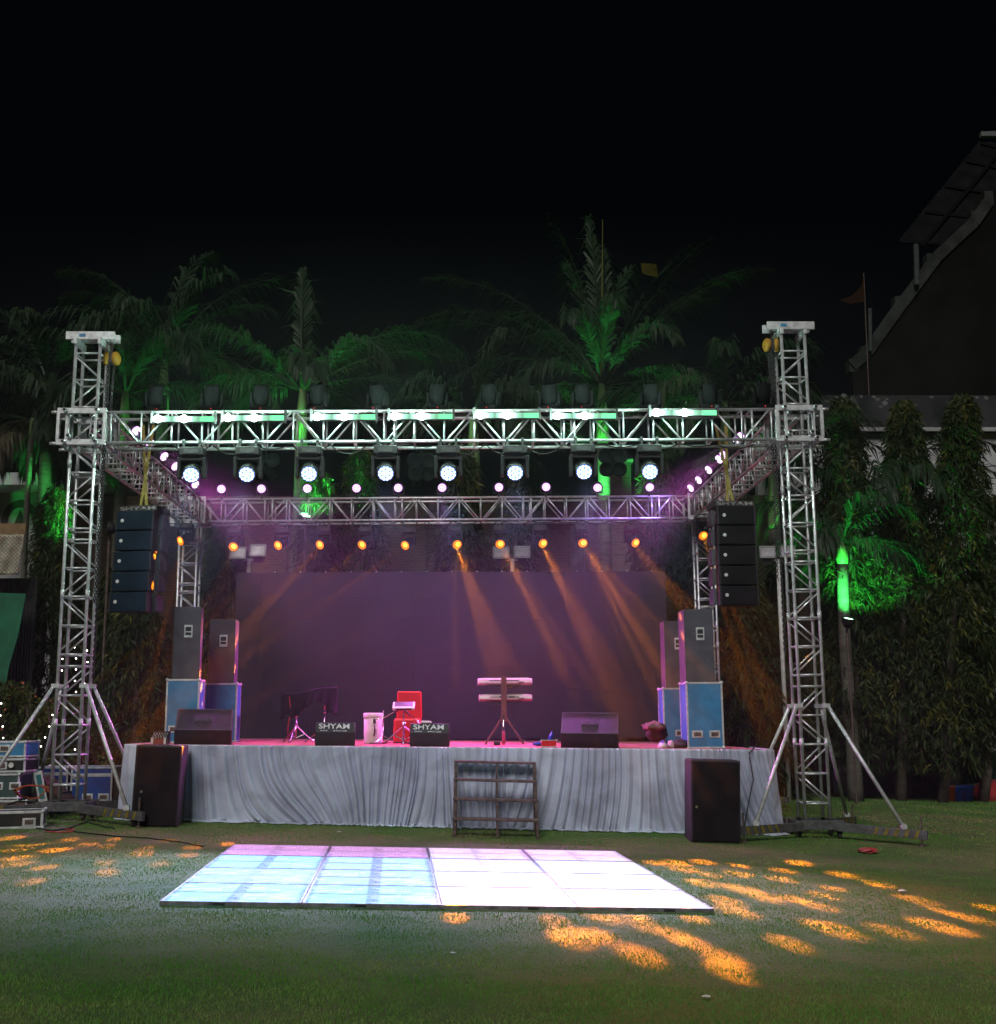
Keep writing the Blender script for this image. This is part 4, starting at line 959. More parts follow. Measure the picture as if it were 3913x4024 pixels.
pile('long navy flight case behind the left tower, nearer the subwoofer', 132, 216, 1466, 1546, 19.55, NAVY, .6, ((-.05, .22), (.2, .22)), ground=True, lid=.56)
a, b = at(218, 1545, 19.5), at(243, 1466, 19.5); t = thing('loudspeaker', 'small black box speaker squeezed between the navy case and the subwoofer', 'loudspeaker', ((a.x+b.x)/2, 19.7, gz(-5, 19.6)))
MB().box(((a.x+b.x)/2, 19.7, (a.z+b.z)/2), (b.x-a.x, .5, b.z-a.z)).build('cabinet', BLKP, t, bevel=.01)
MB().box(((a.x+b.x)/2, 19.445, b.z-.2), (.11, .012, .2)).build('handle_plate', BEZEL, t)
a = at(95, 1545, 18.9); x, y, z = a.x, 18.9, gz(a.x, 18.9); t = thing('open_flight_case', 'opened flight case with brown lining and a teal-panelled lid', 'flight case', (x, y, z))
MB().box((x-.12, y+.2, z+.16), (.6, .5, .32)).build('body', BLK, t)
rt = M.Rotation(R(-52), 3, 'Y') @ M.Rotation(R(10), 3, 'Z')
MB().box((x+.10, y+.1, z+.34), (.05, .5, .62), M.Rotation(R(-48), 3, 'Y')).build('lid', mat('brown_lining', (.08, .035, .04), .9), t)
pl = MB().box((x-.09, y-.2, z+.42), (.13, .02, .46), M.Rotation(R(-14), 3, 'Y')).build('lid_front', ALUW, t); MB().box((x-.085, y-.213, z+.42), (.07, .01, .36), M.Rotation(R(-14), 3, 'Y')).build('teal_panel', mat('teal_laminate', (.02, .16, .17), .5), pl)
def cable_run(label, pts, m, r=.011, name='cable', jit=.0):
    P = []
    for k in range(len(pts)-1):
        for s in range(6):
            u = s/6; P.append(V(pts[k])*(1-u)+V(pts[k+1])*u)
    P.append(V(pts[-1])); P = [p+V((random.uniform(-jit, jit), random.uniform(-jit, jit), 0)) for p in P]
    b = MB().path(P, r); o = b.build(name, m, org=P[0], smooth=True); return tag(o, label, 'cable')
def G(px, py, dz=.012):
    p = gnd(px, py); return V((p.x, p.y, gz(p.x, p.y)+dz))
cable_run('black cable looping over the grass under the left tower base', [G(60, 1583), G(100, 1590), G(130, 1585), G(165, 1572), G(190, 1580), G(220, 1586)], CABLE, jit=.03)
cable_run('red cable loop lying on the grass near the left tower', [G(88, 1592), G(110, 1593), G(135, 1592), G(142, 1588), G(125, 1587)], CABLER, .009, jit=.01)
cable_run('thin black cable crossing the lawn towards the dance floor', [G(140, 1591), G(215, 1600), G(280, 1604), G(340, 1611), G(390, 1620)], CABLE, .009, jit=.02)
for i, (px, py) in enumerate(((40, 1545), (75, 1550), (60, 1520))):
    c = at(px, py, 18.1); pts = [c+V((.25*math.cos(k*.9)*(1-.02*k), .12*math.sin(k*1.7), .10*math.sin(k*.9)+.02*i)) for k in range(12)]
    o = cable_run(('tangle of dark cables on the lowest case of the stack', 'tangle of cables spilling over the opened case', 'orange cable coil beside the green case')[i], pts, CABLE if i < 2 else mat('orange_cable', (.35, .08, .02), .5), .012, jit=.02)
for (pts, nm) in (([(306, 1423), (300, 1436), (296, 1450)], 'black cable falling from the patch box over the skirting'), ([(322, 1424), (316, 1440), (313, 1450)], 'second black cable falling over the skirting, nearer the wedge')):
    cable_run(nm, [at(q[0], q[1], 18.12) for q in pts], CABLE, .01)
cable_run('long black cable hanging down the right skirting to the grass', [V((4.42, 18.25, zs(4.4)+.03)), at(1432, 1441, 18.1), at(1440, 1490, 18.0), at(1430, 1540, 17.95), at(1422, 1585, 17.9), G(1410, 1600)], CABLE, .01)
cable_run('black cable heap behind the drum pad on stage', [V((at(705+12*k, 1412, 20.0).x, 19.9+.12*math.sin(k*2), zs(-1.5)+.015+.02*abs(math.sin(k*3)))) for k in range(8)], CABLE, .009, jit=.03)
# litter
for (px, py, s, nm, m) in ((1658, 1631, .16, 'crumpled dark red cloth lying on the lawn by the right tower', REDC), (1725, 1708, .05, 'small white paper scrap right of the dance floor', PAINTW), (1352, 1914, .03, 'tiny pale paper scrap on the near lawn', PAINTW), (865, 1829, .02, 'tiny white scrap on the dark near lawn', PAINTW), (648, 1594, .035, 'white paper scrap before the skirting', PAINTW), (780, 1580, .05, 'scrap of cloth at the gathered skirt hem', PAINTW)):
    c = G(px, py, .0); b = MB().ball((0, 0, 0), 1, 12, 6); rg = random.Random(px)
    v = [(c.x+p[0]*s*rg.uniform(.6, 1.3), c.y+p[1]*s*rg.uniform(.5, 1), c.z+.028+max(p[2], -.5)*s*.22*rg.uniform(.4, 1.4)) for p in b.v]; mm = MB(); mm.v = v; mm.f = b.f
    tag(mm.build('litter_scrap' if s < .1 else 'red_cloth', m, org=c), nm, 'litter' if s < .1 else 'cloth')

# ================================================================== VEGETATION
def unit(a): return a/np.maximum(np.linalg.norm(a, axis=-1, keepdims=True), 1e-9)
def frond(base, az, e0, L, droop, nl, rg, wl=.058, ll=1.0, plane=.0):
    s = np.linspace(0, 1, nl); th = e0-droop*s**1.5; ds = L/nl
    hx = np.cumsum(np.cos(th))*ds; hz = np.cumsum(np.sin(th))*ds
    ca, sa = math.cos(az), math.sin(az); P = np.stack([base[0]+hx*ca, base[1]+hx*sa, base[2]+hz], 1)
    T = np.stack([np.cos(th)*ca, np.cos(th)*sa, np.sin(th)], 1); side = np.array([-sa, ca, 0.]); U = np.cross(side[None], T); U = unit(U)
    Vs = []; Fs = []; n = 0
    w = .028*(1-s*.85)+.004                                   # rachis
    A = P-side*w[:, None]; B = P+side*w[:, None]; C = P-U*w[:, None]*1.2
    ids = np.arange(nl); vv = np.concatenate([A, B, C]); Vs.append(vv)
    for (o1, o2) in ((0, nl), (nl, 2*nl), (2*nl, 0)): Fs.append(np.stack([ids[:-1]+o1, ids[:-1]+o2, ids[1:]+o2, ids[1:]+o1], 1))
    n = 3*nl
    m0 = s > .14; q = s[m0]; k = len(q)
    for sg in (-1, 1):
        lf = ll*np.clip(np.sin(np.pi*np.clip((q-.10)/.95, 0, 1))**.55, .12, 1)*rg.uniform(.75, 1.1, k)
        D = unit(side[None]*sg*(.75-.35*q[:, None])+T[m0]*(.55+.7*q[:, None])+U[m0]*(rg.uniform(-.25, .5, (k, 1))+plane))
        p0 = P[m0]; p1 = p0+D*lf[:, None]*.5; g = np.array([0, 0, -1.]); D2 = unit(D*.75+g*rg.uniform(.5, 1.5, (k, 1))); p2 = p1+D2*lf[:, None]*.55
        wd = unit(np.cross(D, U[m0]+rg.uniform(-.3, .3, (k, 3))))*wl*.5*rg.uniform(.7, 1.2, (k, 1))
        vv = np.stack([p0-wd*.5, p0+wd*.5, p1+wd, p1-wd, p2], 1).reshape(-1, 3); Vs.append(vv); b = n+np.arange(k)*5
        Fs.append(np.stack([b, b+1, b+2, b+3], 1)); Fs.append(np.stack([b+3, b+2, b+4, b+4], 1)); n += 5*k
    return np.concatenate(Vs), np.concatenate(Fs)
def join(parts):
    n = 0; V_ = []; F_ = []
    for v, f in parts: V_.append(v); F_.append(f+n); n += len(v)
    return np.concatenate(V_), np.concatenate(F_)
def trimesh_fix(f): return f
def palm(label, px, py, Y, fr, seed, trunkr=.14, spear=None, dry=0, L=3.6, nl=48, shaft=1.5, hang=0):
    """px,py picture place of the crown centre, Y its distance; fr: list of (azimuth, elevation, length factor, droop)"""
    rg = np.random.default_rng(seed); c = at(px, py, Y); g = gz(min(12, max(-12, c.x)), Y)
    t = thing('palm_tree', label, 'palm tree', (c.x, Y, g), 'palms behind the stage')
    z1 = c.z-shaft; b = MB(); pts = []; rr = []
    for k in range(13):
        u = k/12; pts.append((c.x+.12*math.sin(u*2+seed)*(1-u)*u*4*.4, Y+.05*math.sin(u*3), g+(z1-g)*u)); rr.append(trunkr*(1.5-1.1*u if u < .25 else 1.225-.25*(u-.25)))
    b.path(pts, rr, 12).build('trunk', PALMT, t, True)
    MB().lathe([(trunkr*.95, 0), (trunkr*1.15, .15), (trunkr*.9, shaft*.6), (trunkr*.5, shaft*1.02)], (c.x, Y, z1), n=12).build('crownshaft', SHAFT, t, True)
    parts = []; dr = []
    for (az, el, lf, dp) in fr:
        q = frond((c.x+.06*math.cos(R(az)), Y+.06*math.sin(R(az)), c.z-.05), R(az)+rg.uniform(-.08, .08), R(el), L*lf*1.12, R(dp), nl, rg)
        (dr if rg.random() < dry else parts).append(q)
    v, f = join(parts); quad_crown('crown', v, f, LEAFP, t)
    if dr: v, f = join(dr); quad_crown('dry_fronds', v, f, LEAFD, t)
    if spear: e = at(*spear, Y); MB().tube((c.x, Y, c.z-.1), e, .04, 6, .012).build('spear_leaf', LEAFY if seed == 5 else LEAFP, t)
    return t
def quad_crown(name, v, f, m, t):
    me = bpy.data.meshes.new(name); tri = f[:, 2] == f[:, 3]
    faces = [tuple(int(i) for i in (q[:3] if k else q)) for q, k in zip(f, tri)]
    o_ = np.array(ORG); me.from_pydata((v-o_).tolist(), [], faces); me.materials.append(m); me.update(); o = bpy.data.objects.new(name, me); COL.objects.link(o); o.parent = t; return o
def ring(n, e0, e1, d0, d1, seed, l0=.8, l1=1.05):
    rg = random.Random(seed); return [(360*k/n+rg.uniform(-14, 14), rg.uniform(e0, e1), rg.uniform(l0, l1), rg.uniform(d0, d1)) for k in range(n)]
palm('palm at the far left with a broad drooping crown, dry fronds below', 95, 735, 29, ring(9, 25, 70, 60, 110, 1)+ring(6, -10, 25, 50, 80, 2)+[(180, 55, 1.1, 105), (200, 35, 1.1, 90)], 1, dry=.06, L=3.3, hang=1)
palm('low greyish palm with drooping dry fronds just left of the left tower', 62, 800, 27.4, ring(10, 0, 45, 60, 100, 31)+ring(4, -20, 0, 30, 50, 32), 2, dry=.35, L=2.6, trunkr=.06, shaft=.5)
palm('palm behind the left tower with upright dim fronds', 315, 690, 29.5, ring(8, 35, 75, 55, 100, 3)+ring(6, 0, 30, 60, 90, 4)+[(70, 84, 1.25, 60), (20, 66, 1.2, 70), (160, 70, 1.2, 70)], 3, dry=.08, L=3.3)
palm('palm with a tall straight spear leaf above the left half of the front truss', 578, 745, 28.6, ring(8, 30, 65, 60, 105, 5)+ring(5, -5, 30, 50, 90, 6)+[(5, 38, 1.25, 75), (-4, 50, 1.2, 95), (182, 55, 1.05, 85), (100, 82, 1.0, 25)], 4, spear=(575, 512), dry=.05, L=3.4)
palm('tallest palm, its fronds standing up above the middle of the rig', 1150, 735, 28.4, [(95, 86, 1.15, 14), (170, 85, 1.1, 22), (60, 78, 1.05, 40), (178, 50, 1.22, 75), (182, 30, 1.05, 85), (3, 66, 1.12, 28), (-12, 56, 1.1, 45), (8, 30, .9, 80), (20, 64, 1.05, 60), (-4, 72, 1.05, 35), (160, 65, 1.0, 75), (250, 50, .9, 95), (290, 40, .9, 90), (270, 66, .8, 100), (225, 20, .8, 80), (320, 15, .85, 80), (90, 40, .8, 80), (177, 42, 1.32, 62), (172, 58, 1.3, 58), (4, 54, 1.3, 44), (185, 5, .85, 70), (-5, 8, .9, 70), (200, -12, .7, 50), (-20, -12, .7, 50), (110, 74, 1.1, 30), (75, 80, 1.05, 24), (120, 60, .9, 60)], 5, spear=(1152, 420), L=3.75)
palm('bushy palm with green-lit arching fronds left of the right tower', 1385, 770, 28.2, ring(8, 30, 65, 60, 105, 8)+ring(6, 0, 30, 55, 90, 9)+[(178, 25, 1.15, 75), (2, 45, .8, 90)], 6, dry=.06, L=2.9)
palm('brownish palm with hanging dry fronds above the middle of the front truss', 905, 790, 28.8, ring(8, 20, 55, 60, 105, 10)+ring(6, -20, 20, 50, 80, 12), 7, dry=.25, L=2.8)
palm('palm low behind the left part of the back truss, green lit at its base', 240, 750, 28.5, ring(8, 20, 60, 60, 100, 13)+ring(4, 0, 20, 50, 70, 14), 8, dry=.1, L=2.8)
palm('small palm lit bright green from below right of the right tower', 1608, 1035, 27.6, ring(9, 20, 65, 60, 110, 15)+ring(6, -10, 25, 50, 80, 16), 9, L=1.9, nl=34, shaft=.55, trunkr=.125)
palm('dim palm between the drooping trees right of the right tower', 1690, 935, 29.2, ring(9, 20, 60, 60, 110, 17)+[(178, 35, 1.1, 70), (5, 30, 1.2, 70)], 10, L=3.0, nl=40)
palm('palm with drooping fronds behind the right side truss', 1475, 900, 29, ring(9, 10, 60, 70, 120, 18), 12, dry=.1, L=2.9, nl=40)

def hangleaves(centers, dirs, rg, nleaf=11, tl=.6, ll=.21, lw=.042, g=.8):
    """drooping twigs: every centre gets a twig along dirs with nleaf narrow leaves"""
    n = len(centers); s = rg.uniform(.1, 1, (n, nleaf)); D = dirs[:, None, :]; down = np.array([0, 0, -1.])
    p0 = centers[:, None, :]+D*(s[..., None]*tl)*.5+down*(s[..., None]**1.5*tl*.75)
    ld = unit(rg.normal(0, .55, (n, nleaf, 3))+D*.35+down*g); l = ll*rg.uniform(.6, 1.25, (n, nleaf, 1))
    side = unit(np.cross(ld, rg.normal(0, 1, (n, nleaf, 3))))*lw*.5; m = p0+ld*l*.45; tip = p0+ld*l+down*l*.15
    v = np.stack([p0, m+side, tip, m-side], 2).reshape(-1, 3); f = np.arange(len(v)).reshape(-1, 4); return v, f
def ashoka(label, px, pytop, pybot, Y, rad, seed, dens=1., trunk=True, yellow=.06, basepx=None, group='drooping trees behind the stage'):
    rg = np.random.default_rng(seed); tp = at(px, pytop, Y); bx = at(basepx or px, 1500, Y).x; g = gz(min(12, max(-12, bx)), Y); bt = at(px, pybot, Y).z
    t = thing('drooping_tree', label, 'tree', (bx, Y, g), group)
    axis = lambda z: bx+(tp.x-bx)*np.clip((z-g)/(tp.z-g), 0, 1)
    b = MB(); N = 10; b.path([(float(axis(g+(tp.z-.2-g)*k/N))+.03*math.sin(k*2+seed), Y+.03*math.cos(k*3), g+(tp.z-.2-g)*k/N) for k in range(N+1)], [.12*(1-.8*k/N)+.01 for k in range(N+1)], 8).build('trunk', BARK, t, True)
    H = tp.z-bt; n = int(145*H*dens*(rad/.8)); u = rg.random(n)**.85; z = bt+H*(1-u*.0)*rg.random(n)
    f = (z-bt)/H; prof = rad*np.clip(1.05-f, .03, 1)**.82*(.72+.28*np.sin(f*9+seed)**2)*np.clip(.55+f*3.5, .5, 1)
    a = rg.uniform(0, 2*np.pi, n); cl = 1+.22*np.sin(a*3+z*2.2+seed)+.15*np.sin(a*5-z*3.7); r = prof*np.sqrt(rg.uniform(.12, 1, n))*cl
    C = np.stack([axis(z)+np.cos(a)*r, Y+np.sin(a)*r, z+.15], 1); D = np.stack([np.cos(a), np.sin(a), np.zeros(n)], 1)
    br = rg.random(n) < yellow
    v, fc = hangleaves(C[~br], D[~br], rg); npmesh('crown', v, fc, LEAFA, t, ORG)
    if br.any(): v, fc = hangleaves(C[br], D[br], rg, nleaf=10); npmesh('yellow_foliage', v, fc, LEAFY, t, ORG)
    return t
AT = (('drooping tree at the far left, its tip lit bright green', 105, 940, 1460, 27.5, .85, 41, 1.1), ('drooping tree filling the gap between the left tower and the hanging array', 262, 1120, 1445, 27.0, 1.0, 42, 1.0),
      ('drooping tree behind the left line array', 215, 1090, 1470, 28.2, .8, 43, .8), ('drooping tree above the left end of the video wall', 430, 985, 1400, 27.6, .9, 44, 1.),
      ('drooping tree lit green behind the second amber head', 610, 900, 1400, 27.8, .8, 45, 1.1), ('drooping tree behind the left middle of the back truss', 690, 860, 1350, 28.3, .8, 46, .9),
      ('drooping tree behind the centre of the back truss', 880, 850, 1350, 27.9, .8, 47, 1.), ('drooping tree above the middle of the video wall', 985, 900, 1350, 28.4, .75, 48, .9),
      ('drooping tree above the right end of the video wall', 1255, 850, 1400, 27.6, .8, 49, 1.), ('drooping tree between the right rear tower and the array', 1330, 900, 1450, 28.2, .8, 50, .9),
      ('drooping tree under the right line array', 1425, 1080, 1470, 27.2, .85, 51, 1.), ('drooping tree just left of the right tower', 1490, 1060, 1500, 27.8, .7, 52, .8),
      ('drooping tree just right of the right tower, its peak against the parapet', 1612, 765, 1450, 28.4, 1.08, 53, 1., 1640), ('drooping tree with a thin yellowish tip right of the green palm', 1727, 772, 1450, 28.2, 1.1, 54, 1.1, 1723),
      ('drooping tree with the broadest column near the right picture edge', 1838, 762, 1455, 28.0, 1.2, 55, 1.1, 1803), ('drooping tree cut by the right picture edge', 1900, 950, 1425, 28.6, .8, 56, .9, 1880))
for q in AT: ashoka(*q[:8], basepx=q[8] if len(q) > 8 else None, yellow=.08 if q[1] < 1550 else .13)
# flowering shrub with fairy lights
def shrub(label, px, pyt, Y, rx_, seed, n=420):
    rg = np.random.default_rng(seed); c = at(px, 1500, Y); top_ = at(px, pyt, Y).z; g = gz(c.x, Y); t = thing('flowering_shrub', label, 'shrub', (c.x, Y, g), 'shrubs left of the stage')
    b = MB()
    for k in range(7):
        a = k*.9; b.path([(c.x+.1*math.cos(a), Y+.1*math.sin(a), g), (c.x+rx_*.5*math.cos(a), Y+rx_*.4*math.sin(a), g+(top_-g)*.5), (c.x+rx_*.75*math.cos(a), Y+rx_*.6*math.sin(a), g+(top_-g)*.9)], [.03, .02, .008], 6)
    b.build('stem', BARK, t)
    z = g+(top_-g)*rg.random(n)**.8; a = rg.uniform(0, 2*np.pi, n); f = (z-g)/(top_-g); r = rx_*np.sqrt(rg.random(n))*np.clip(1.15-f**2, .2, 1)*(1+.3*np.sin(a*4+z*3))
    C = np.stack([c.x+np.cos(a)*r, Y+np.sin(a)*r*.8, z], 1); D = np.stack([np.cos(a), np.sin(a), 0*a], 1)
    v, fc = hangleaves(C, D, rg, 16, .35, .09, .04, .2); npmesh('foliage', v, fc, LEAFB, t, ORG)
    v, fc = hangleaves(C[::9], D[::9], rg, 3, .3, .07, .06, -.2); npmesh('flowers', v, fc, HEDGEB, t, ORG)
shrub('flowering shrub behind the stack of cases at the left edge', 15, 1300, 23.5, 1.1, 61); shrub('flowering shrub hung with fairy lights behind the left tower', 120, 1330, 22.8, 1.0, 62)
FL = (((3, 1345), (1.5, 1368), (6, 1389), (7, 1411)), ((124, 1236), (120, 1260), (119, 1282), (109, 1325), (108, 1346), (101, 1367), (95, 1389), (87, 1410), (79, 1427)), ((143, 1238), (146, 1259), (146, 1280), (144, 1302), (146, 1323), (147, 1412), (144, 1433)), ((167, 1244), (168, 1266), (162, 1307)))
for i, pts in enumerate(FL):
    P = [at(x, y, 21.4) for x, y in pts]; t = thing('fairy_lights', 'vertical string of small white fairy lights, ' + ('at the left picture edge', 'crossing left of the left tower', 'seen through the left tower', 'right of the left tower')[i], 'string lights', P[0], 'fairy light strings')
    MB().path([P[0]+V((0, 0, .5))]+P, .004, 4).build('wire', CABLE, t); b = MB()
    for p in P: b.ball(p+V((0, -.02, 0)), .013, 8, 5)
    b.build('bulbs', E_FAIRY, t)

# ================================================================== WALLS AND BUILDINGS
BRK = brickmat('old_brick', (.16, .10, .07), (.10, .075, .06), (.16, .15, .13), 3.2)
PLAST = mat('grey_plaster', (.30, .30, .31), .9, 0, .25, 1.5, .2, 20)
PLASW = mat('white_plaster', (.36, .375, .39), .9, 0, col2=(.50, .515, .53), vs=.9, bump=.2)
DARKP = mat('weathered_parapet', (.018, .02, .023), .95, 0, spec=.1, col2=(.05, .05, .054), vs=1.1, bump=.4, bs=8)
def wallbox(name, m, x0, x1, y0, y1, z0, z1, parent=None, bevel=0): return MB().box(((x0+x1)/2, (y0+y1)/2, (z0+z1)/2), (x1-x0, y1-y0, z1-z0)).build(name, m, parent, bevel=bevel)
xa = at(113, 950, 31).x
t = thing('brick_wall', 'long old brick boundary wall behind the trees', 'wall', (0, 31, 0)); wallbox('wall', BRK, xa, at(1560, 900, 31).x, 31, 31.35, -.8, at(700, 948, 31).z, t)
for px in (330, 560, 800, 1040, 1300): x = at(px, 900, 30.8).x; wallbox('pier', BRK, x-.2, x+.2, 30.85, 31, -.5, at(px, 955, 31).z, t)
xb0, xb1 = at(1162, 900, 30.2).x, at(1206, 900, 30.2).x; t = thing('brick_pillar', 'tall square brick pillar lit green behind the right half of the back truss', 'pillar', (xb0, 30.2, 0)); wallbox('shaft', brickmat('pillar_brick', (.2, .17, .13), (.14, .12, .1), (.2, .2, .18), 3), xb0, xb1, 30.2, 30.75, -.5, at(1180, 884, 30.2).z, t); wallbox('cap', PLAST, xb0-.06, xb1+.06, 30.14, 30.8, at(1180, 884, 30.2).z, at(1180, 878, 30.2).z, t)
for (px0, px1, nm) in ((1092, 1118, 'sheet'),):
    x0, x1 = at(px0, 1050, 29.6).x, at(px1, 1050, 29.6).x; t = thing('metal_sheet', 'upright corrugated metal sheet leaning above the right half of the video wall', 'metal sheet', (x0, 29.6, 0)); b = MB(); n = 16
    vs = [(x0+(x1-x0)*k/n, 29.6+.03*(k % 2), z) for z in (-.3, at(1100, 1005, 29.6).z) for k in range(n+1)]; b.add(vs, [(k, k+1, n+2+k, n+1+k) for k in range(n)]); o = b.build('sheet', mat('dull_zinc', (.18, .18, .19), .5, .4, .3, 3), t); sf = o.modifiers.new('t', 'SOLIDIFY'); sf.thickness = .01
# left house with arch
hx1 = at(112, 950, 31).x; hz0, hz1 = at(40, 1110, 31).z, at(40, 940, 31).z
t = thing('house', 'grey house with a dark painted arch and overhanging roof slab at the far left', 'house', (hx1-4, 31, 0)); wallbox('wall', PLAST, hx1-7, hx1, 31, 36, -.5, hz1, t)
wallbox('roof_slab', PLASW, hx1-7.3, at(205, 915, 30).x, 29.9, 36, at(40, 928, 30).z, at(40, 905, 30).z, t)
ac = at(37, 1001, 30.96); ro, ri = .47, .33; n = 24; vs = []; fs = []
for s_ in (0, -.04):
    for k in range(n+1):
        a = math.pi*k/n
        for r_ in (ro*1.02, ri): vs.append((ac.x+math.cos(a)*r_*1.0, 30.995+s_, ac.z+math.sin(a)*r_*1.3))
m_ = 2*(n+1)
for k in range(n): q = m_+2*k; fs += [(q, q+1, q+3, q+2), (2*k, 2*k+2, q+2, q), (2*k+1, 2*k+1+m_, q+3, 2*k+3)]
MB().add(vs, fs).build('arch', mat('dark_brown_paint', (.04, .028, .025), .8), t)
MB().prism([(-.17, -.1), (.17, -.1), (0, .36)], (ac.x, 30.98, ac.z), (1, 0, 0), (0, 0, 1), (0, .04, 0)).build('gable_motif', mat('dark_brown_motif', (.03, .022, .02), .8), t)
wx = at(100, 960, 30.98); MB().box((wx.x, 30.985, wx.z-.1), (.30, .05, .55)).build('window', BLK, t)
# banner, board, green cloth, corrugated fence at the left edge
bY = 25.6; p0, p1 = at(-60, 1099, bY), at(45, 1022, bY); t = thing('banner', 'cream banner behind a wire mesh at the left picture edge', 'banner', ((p0.x+p1.x)/2, bY, p0.z))
nu, nv = 40, 18; co = [(p0.x+(p1.x-p0.x)*i/(nu-1)-.06*j/(nv-1)*(i/(nu-1)), bY+.03*math.sin(i*.5+j*.35)+.02*math.sin(i*.9-j*.5), p1.z+(p0.z-p1.z)*j/(nv-1)) for j in range(nv) for i in range(nu)]
id_ = np.arange(nu*nv).reshape(nv, nu); o = npmesh('sheet', co, np.stack([id_[:-1, :-1], id_[1:, :-1], id_[1:, 1:], id_[:-1, 1:]], -1).reshape(-1, 4), mat('cream_sheet', (.5, .47, .36), .8), t, ORG, True); o.modifiers.new('t', 'SOLIDIFY').thickness = .01
b = MB(); wd, ht = p1.x-p0.x, p1.z-p0.z
for k in range(-9, 18):
    x0 = p0.x+k*.085
    for (a0, a1) in ((x0, x0+ht), (x0+ht, x0)):
        z0, z1 = p0.z, p1.z; xs, xe = a0, a1
        def clip(x, z, xo, zo, lim, hi):
            if (x > lim) == hi and xo != x: u = (lim-x)/(xo-x); return lim, z+(zo-z)*u
            return x, z
        if max(xs, xe) < p0.x or min(xs, xe) > p1.x: continue
        A = clip(xs, z0, xe, z1, p1.x, True); B = clip(xe, z1, xs, z0, p1.x, True); A2 = clip(*A, *B, p0.x, False); B2 = clip(*B, *A, p0.x, False); b.tube((A2[0], bY-.06, A2[1]), (B2[0], bY-.06, B2[1]), .0045, 4)
b.build('wire_mesh', mat('mesh_wire', (.12, .12, .12), .6, .3), t)
o = MB().box(((p0.x+at(48, 1010, bY).x)/2, bY+.05, at(0, 1011, bY).z), (at(48, 1010, bY).x-p0.x, .04, .24)).build('board', mat('brown_board', (.2, .13, .06), .8), org=(p0.x, bY, p1.z)); tag(o, 'brown board above the cream banner', 'board')
o = MB().prism([(-.9, -1.6), (.12, -1.6), (.2, -.9), (.34, -.3), (.46, .6), (-.9, .65)], at(5, 1190, bY-.1), (1, 0, 0), (0, 0, 1), (0, .05, 0)).build('green_cloth', mat('green_net', (.01, .12, .06), .8, 0, .2, 3), org=at(5, 1190, bY)); tag(o, 'green shade cloth hanging under the cream banner', 'shade cloth')
x0, x1 = at(-20, 1200, bY+.5).x, at(66, 1200, bY+.5).x; n = 30; b = MB(); vs = [(x0+(x1-x0)*k/n, bY+.5+.03*(k % 2), z) for z in (.2, at(50, 1100, bY).z) for k in range(n+1)]; b.add(vs, [(k, k+1, n+2+k, n+1+k) for k in range(n)])
o = b.build('corrugated_fence', mat('dark_sheet_metal', (.035, .036, .036), .6, .4, .3, 4), org=(x0, bY+.5, .2)); o.modifiers.new('t', 'SOLIDIFY').thickness = .01; tag(o, 'dark corrugated metal fence sheet behind the green shade cloth', 'fence')
# right wall
wl, wr = at(1450, 800, 31).x, at(2080, 800, 31).x; zt0, zt1 = at(1700, 822, 31).z, at(1700, 752, 31).z
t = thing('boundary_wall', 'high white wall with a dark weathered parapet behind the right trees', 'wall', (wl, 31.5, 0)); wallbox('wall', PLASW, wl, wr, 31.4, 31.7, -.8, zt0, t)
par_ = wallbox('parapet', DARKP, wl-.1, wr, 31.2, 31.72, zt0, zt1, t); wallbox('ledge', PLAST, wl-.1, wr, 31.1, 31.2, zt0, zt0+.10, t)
pb = MB(); rg = random.Random(4)
for k in range(46):
    x = rg.uniform(wl+1, wr); z = zt1-rg.uniform(.02, .42)**1.2; s = rg.uniform(.03, .10); pb.prism([(s*math.cos(a)*rg.uniform(.5, 1.4), s*.6*math.sin(a)*rg.uniform(.5, 1.4)) for a in [i*.785 for i in range(8)]], (x, 31.197, z), (1, 0, 0), (0, 0, 1), (0, .008, 0))
pb.build('lime_patches', mat('lime_patch', (.12, .12, .125), .9), par_, org=(wl, 31.5, 0))
# stair-gabled building
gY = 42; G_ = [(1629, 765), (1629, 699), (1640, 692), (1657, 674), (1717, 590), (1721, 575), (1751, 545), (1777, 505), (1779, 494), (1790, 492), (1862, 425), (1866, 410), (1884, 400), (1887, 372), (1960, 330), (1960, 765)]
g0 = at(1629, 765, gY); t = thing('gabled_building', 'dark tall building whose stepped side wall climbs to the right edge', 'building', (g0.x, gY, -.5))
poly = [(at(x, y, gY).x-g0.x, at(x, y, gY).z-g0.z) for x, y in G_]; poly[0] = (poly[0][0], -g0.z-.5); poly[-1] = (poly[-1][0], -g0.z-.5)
MB().prism(poly, (g0.x, gY+.2, g0.z), (1, 0, 0), (0, 0, 1), (0, .4, 0)).build('side_wall', mat('falloff_dark_render', (.008, .0078, .0075), .95, 0, .3, .7, .3, 6, spec=.04), t)  # near-black base colour carries the missing flood-light falloff with distance
cp = MB(); cps = [(1629, 699), (1657, 674), (1717, 590), (1751, 545), (1790, 492), (1862, 425), (1890, 385)]
for (a, b_) in zip(cps[:-1], cps[1:]): cp.bar(at(*a, gY-.06), at(*b_, gY-.06), .10, .42)
for (x, y) in ((1634, 702), (1657, 678), (1722, 582), (1783, 500), (1868, 418), (1893, 380)): q = at(x, y, gY-.1); cp.box((q.x, gY+.2, q.z+.1), (.34, .44, .5))
cp.build('coping', mat('falloff_dark_coping', (.03, .032, .032), .9, 0, .3, 2, spec=.1), t)  # coping colour also darkened for that falloff, not by mould
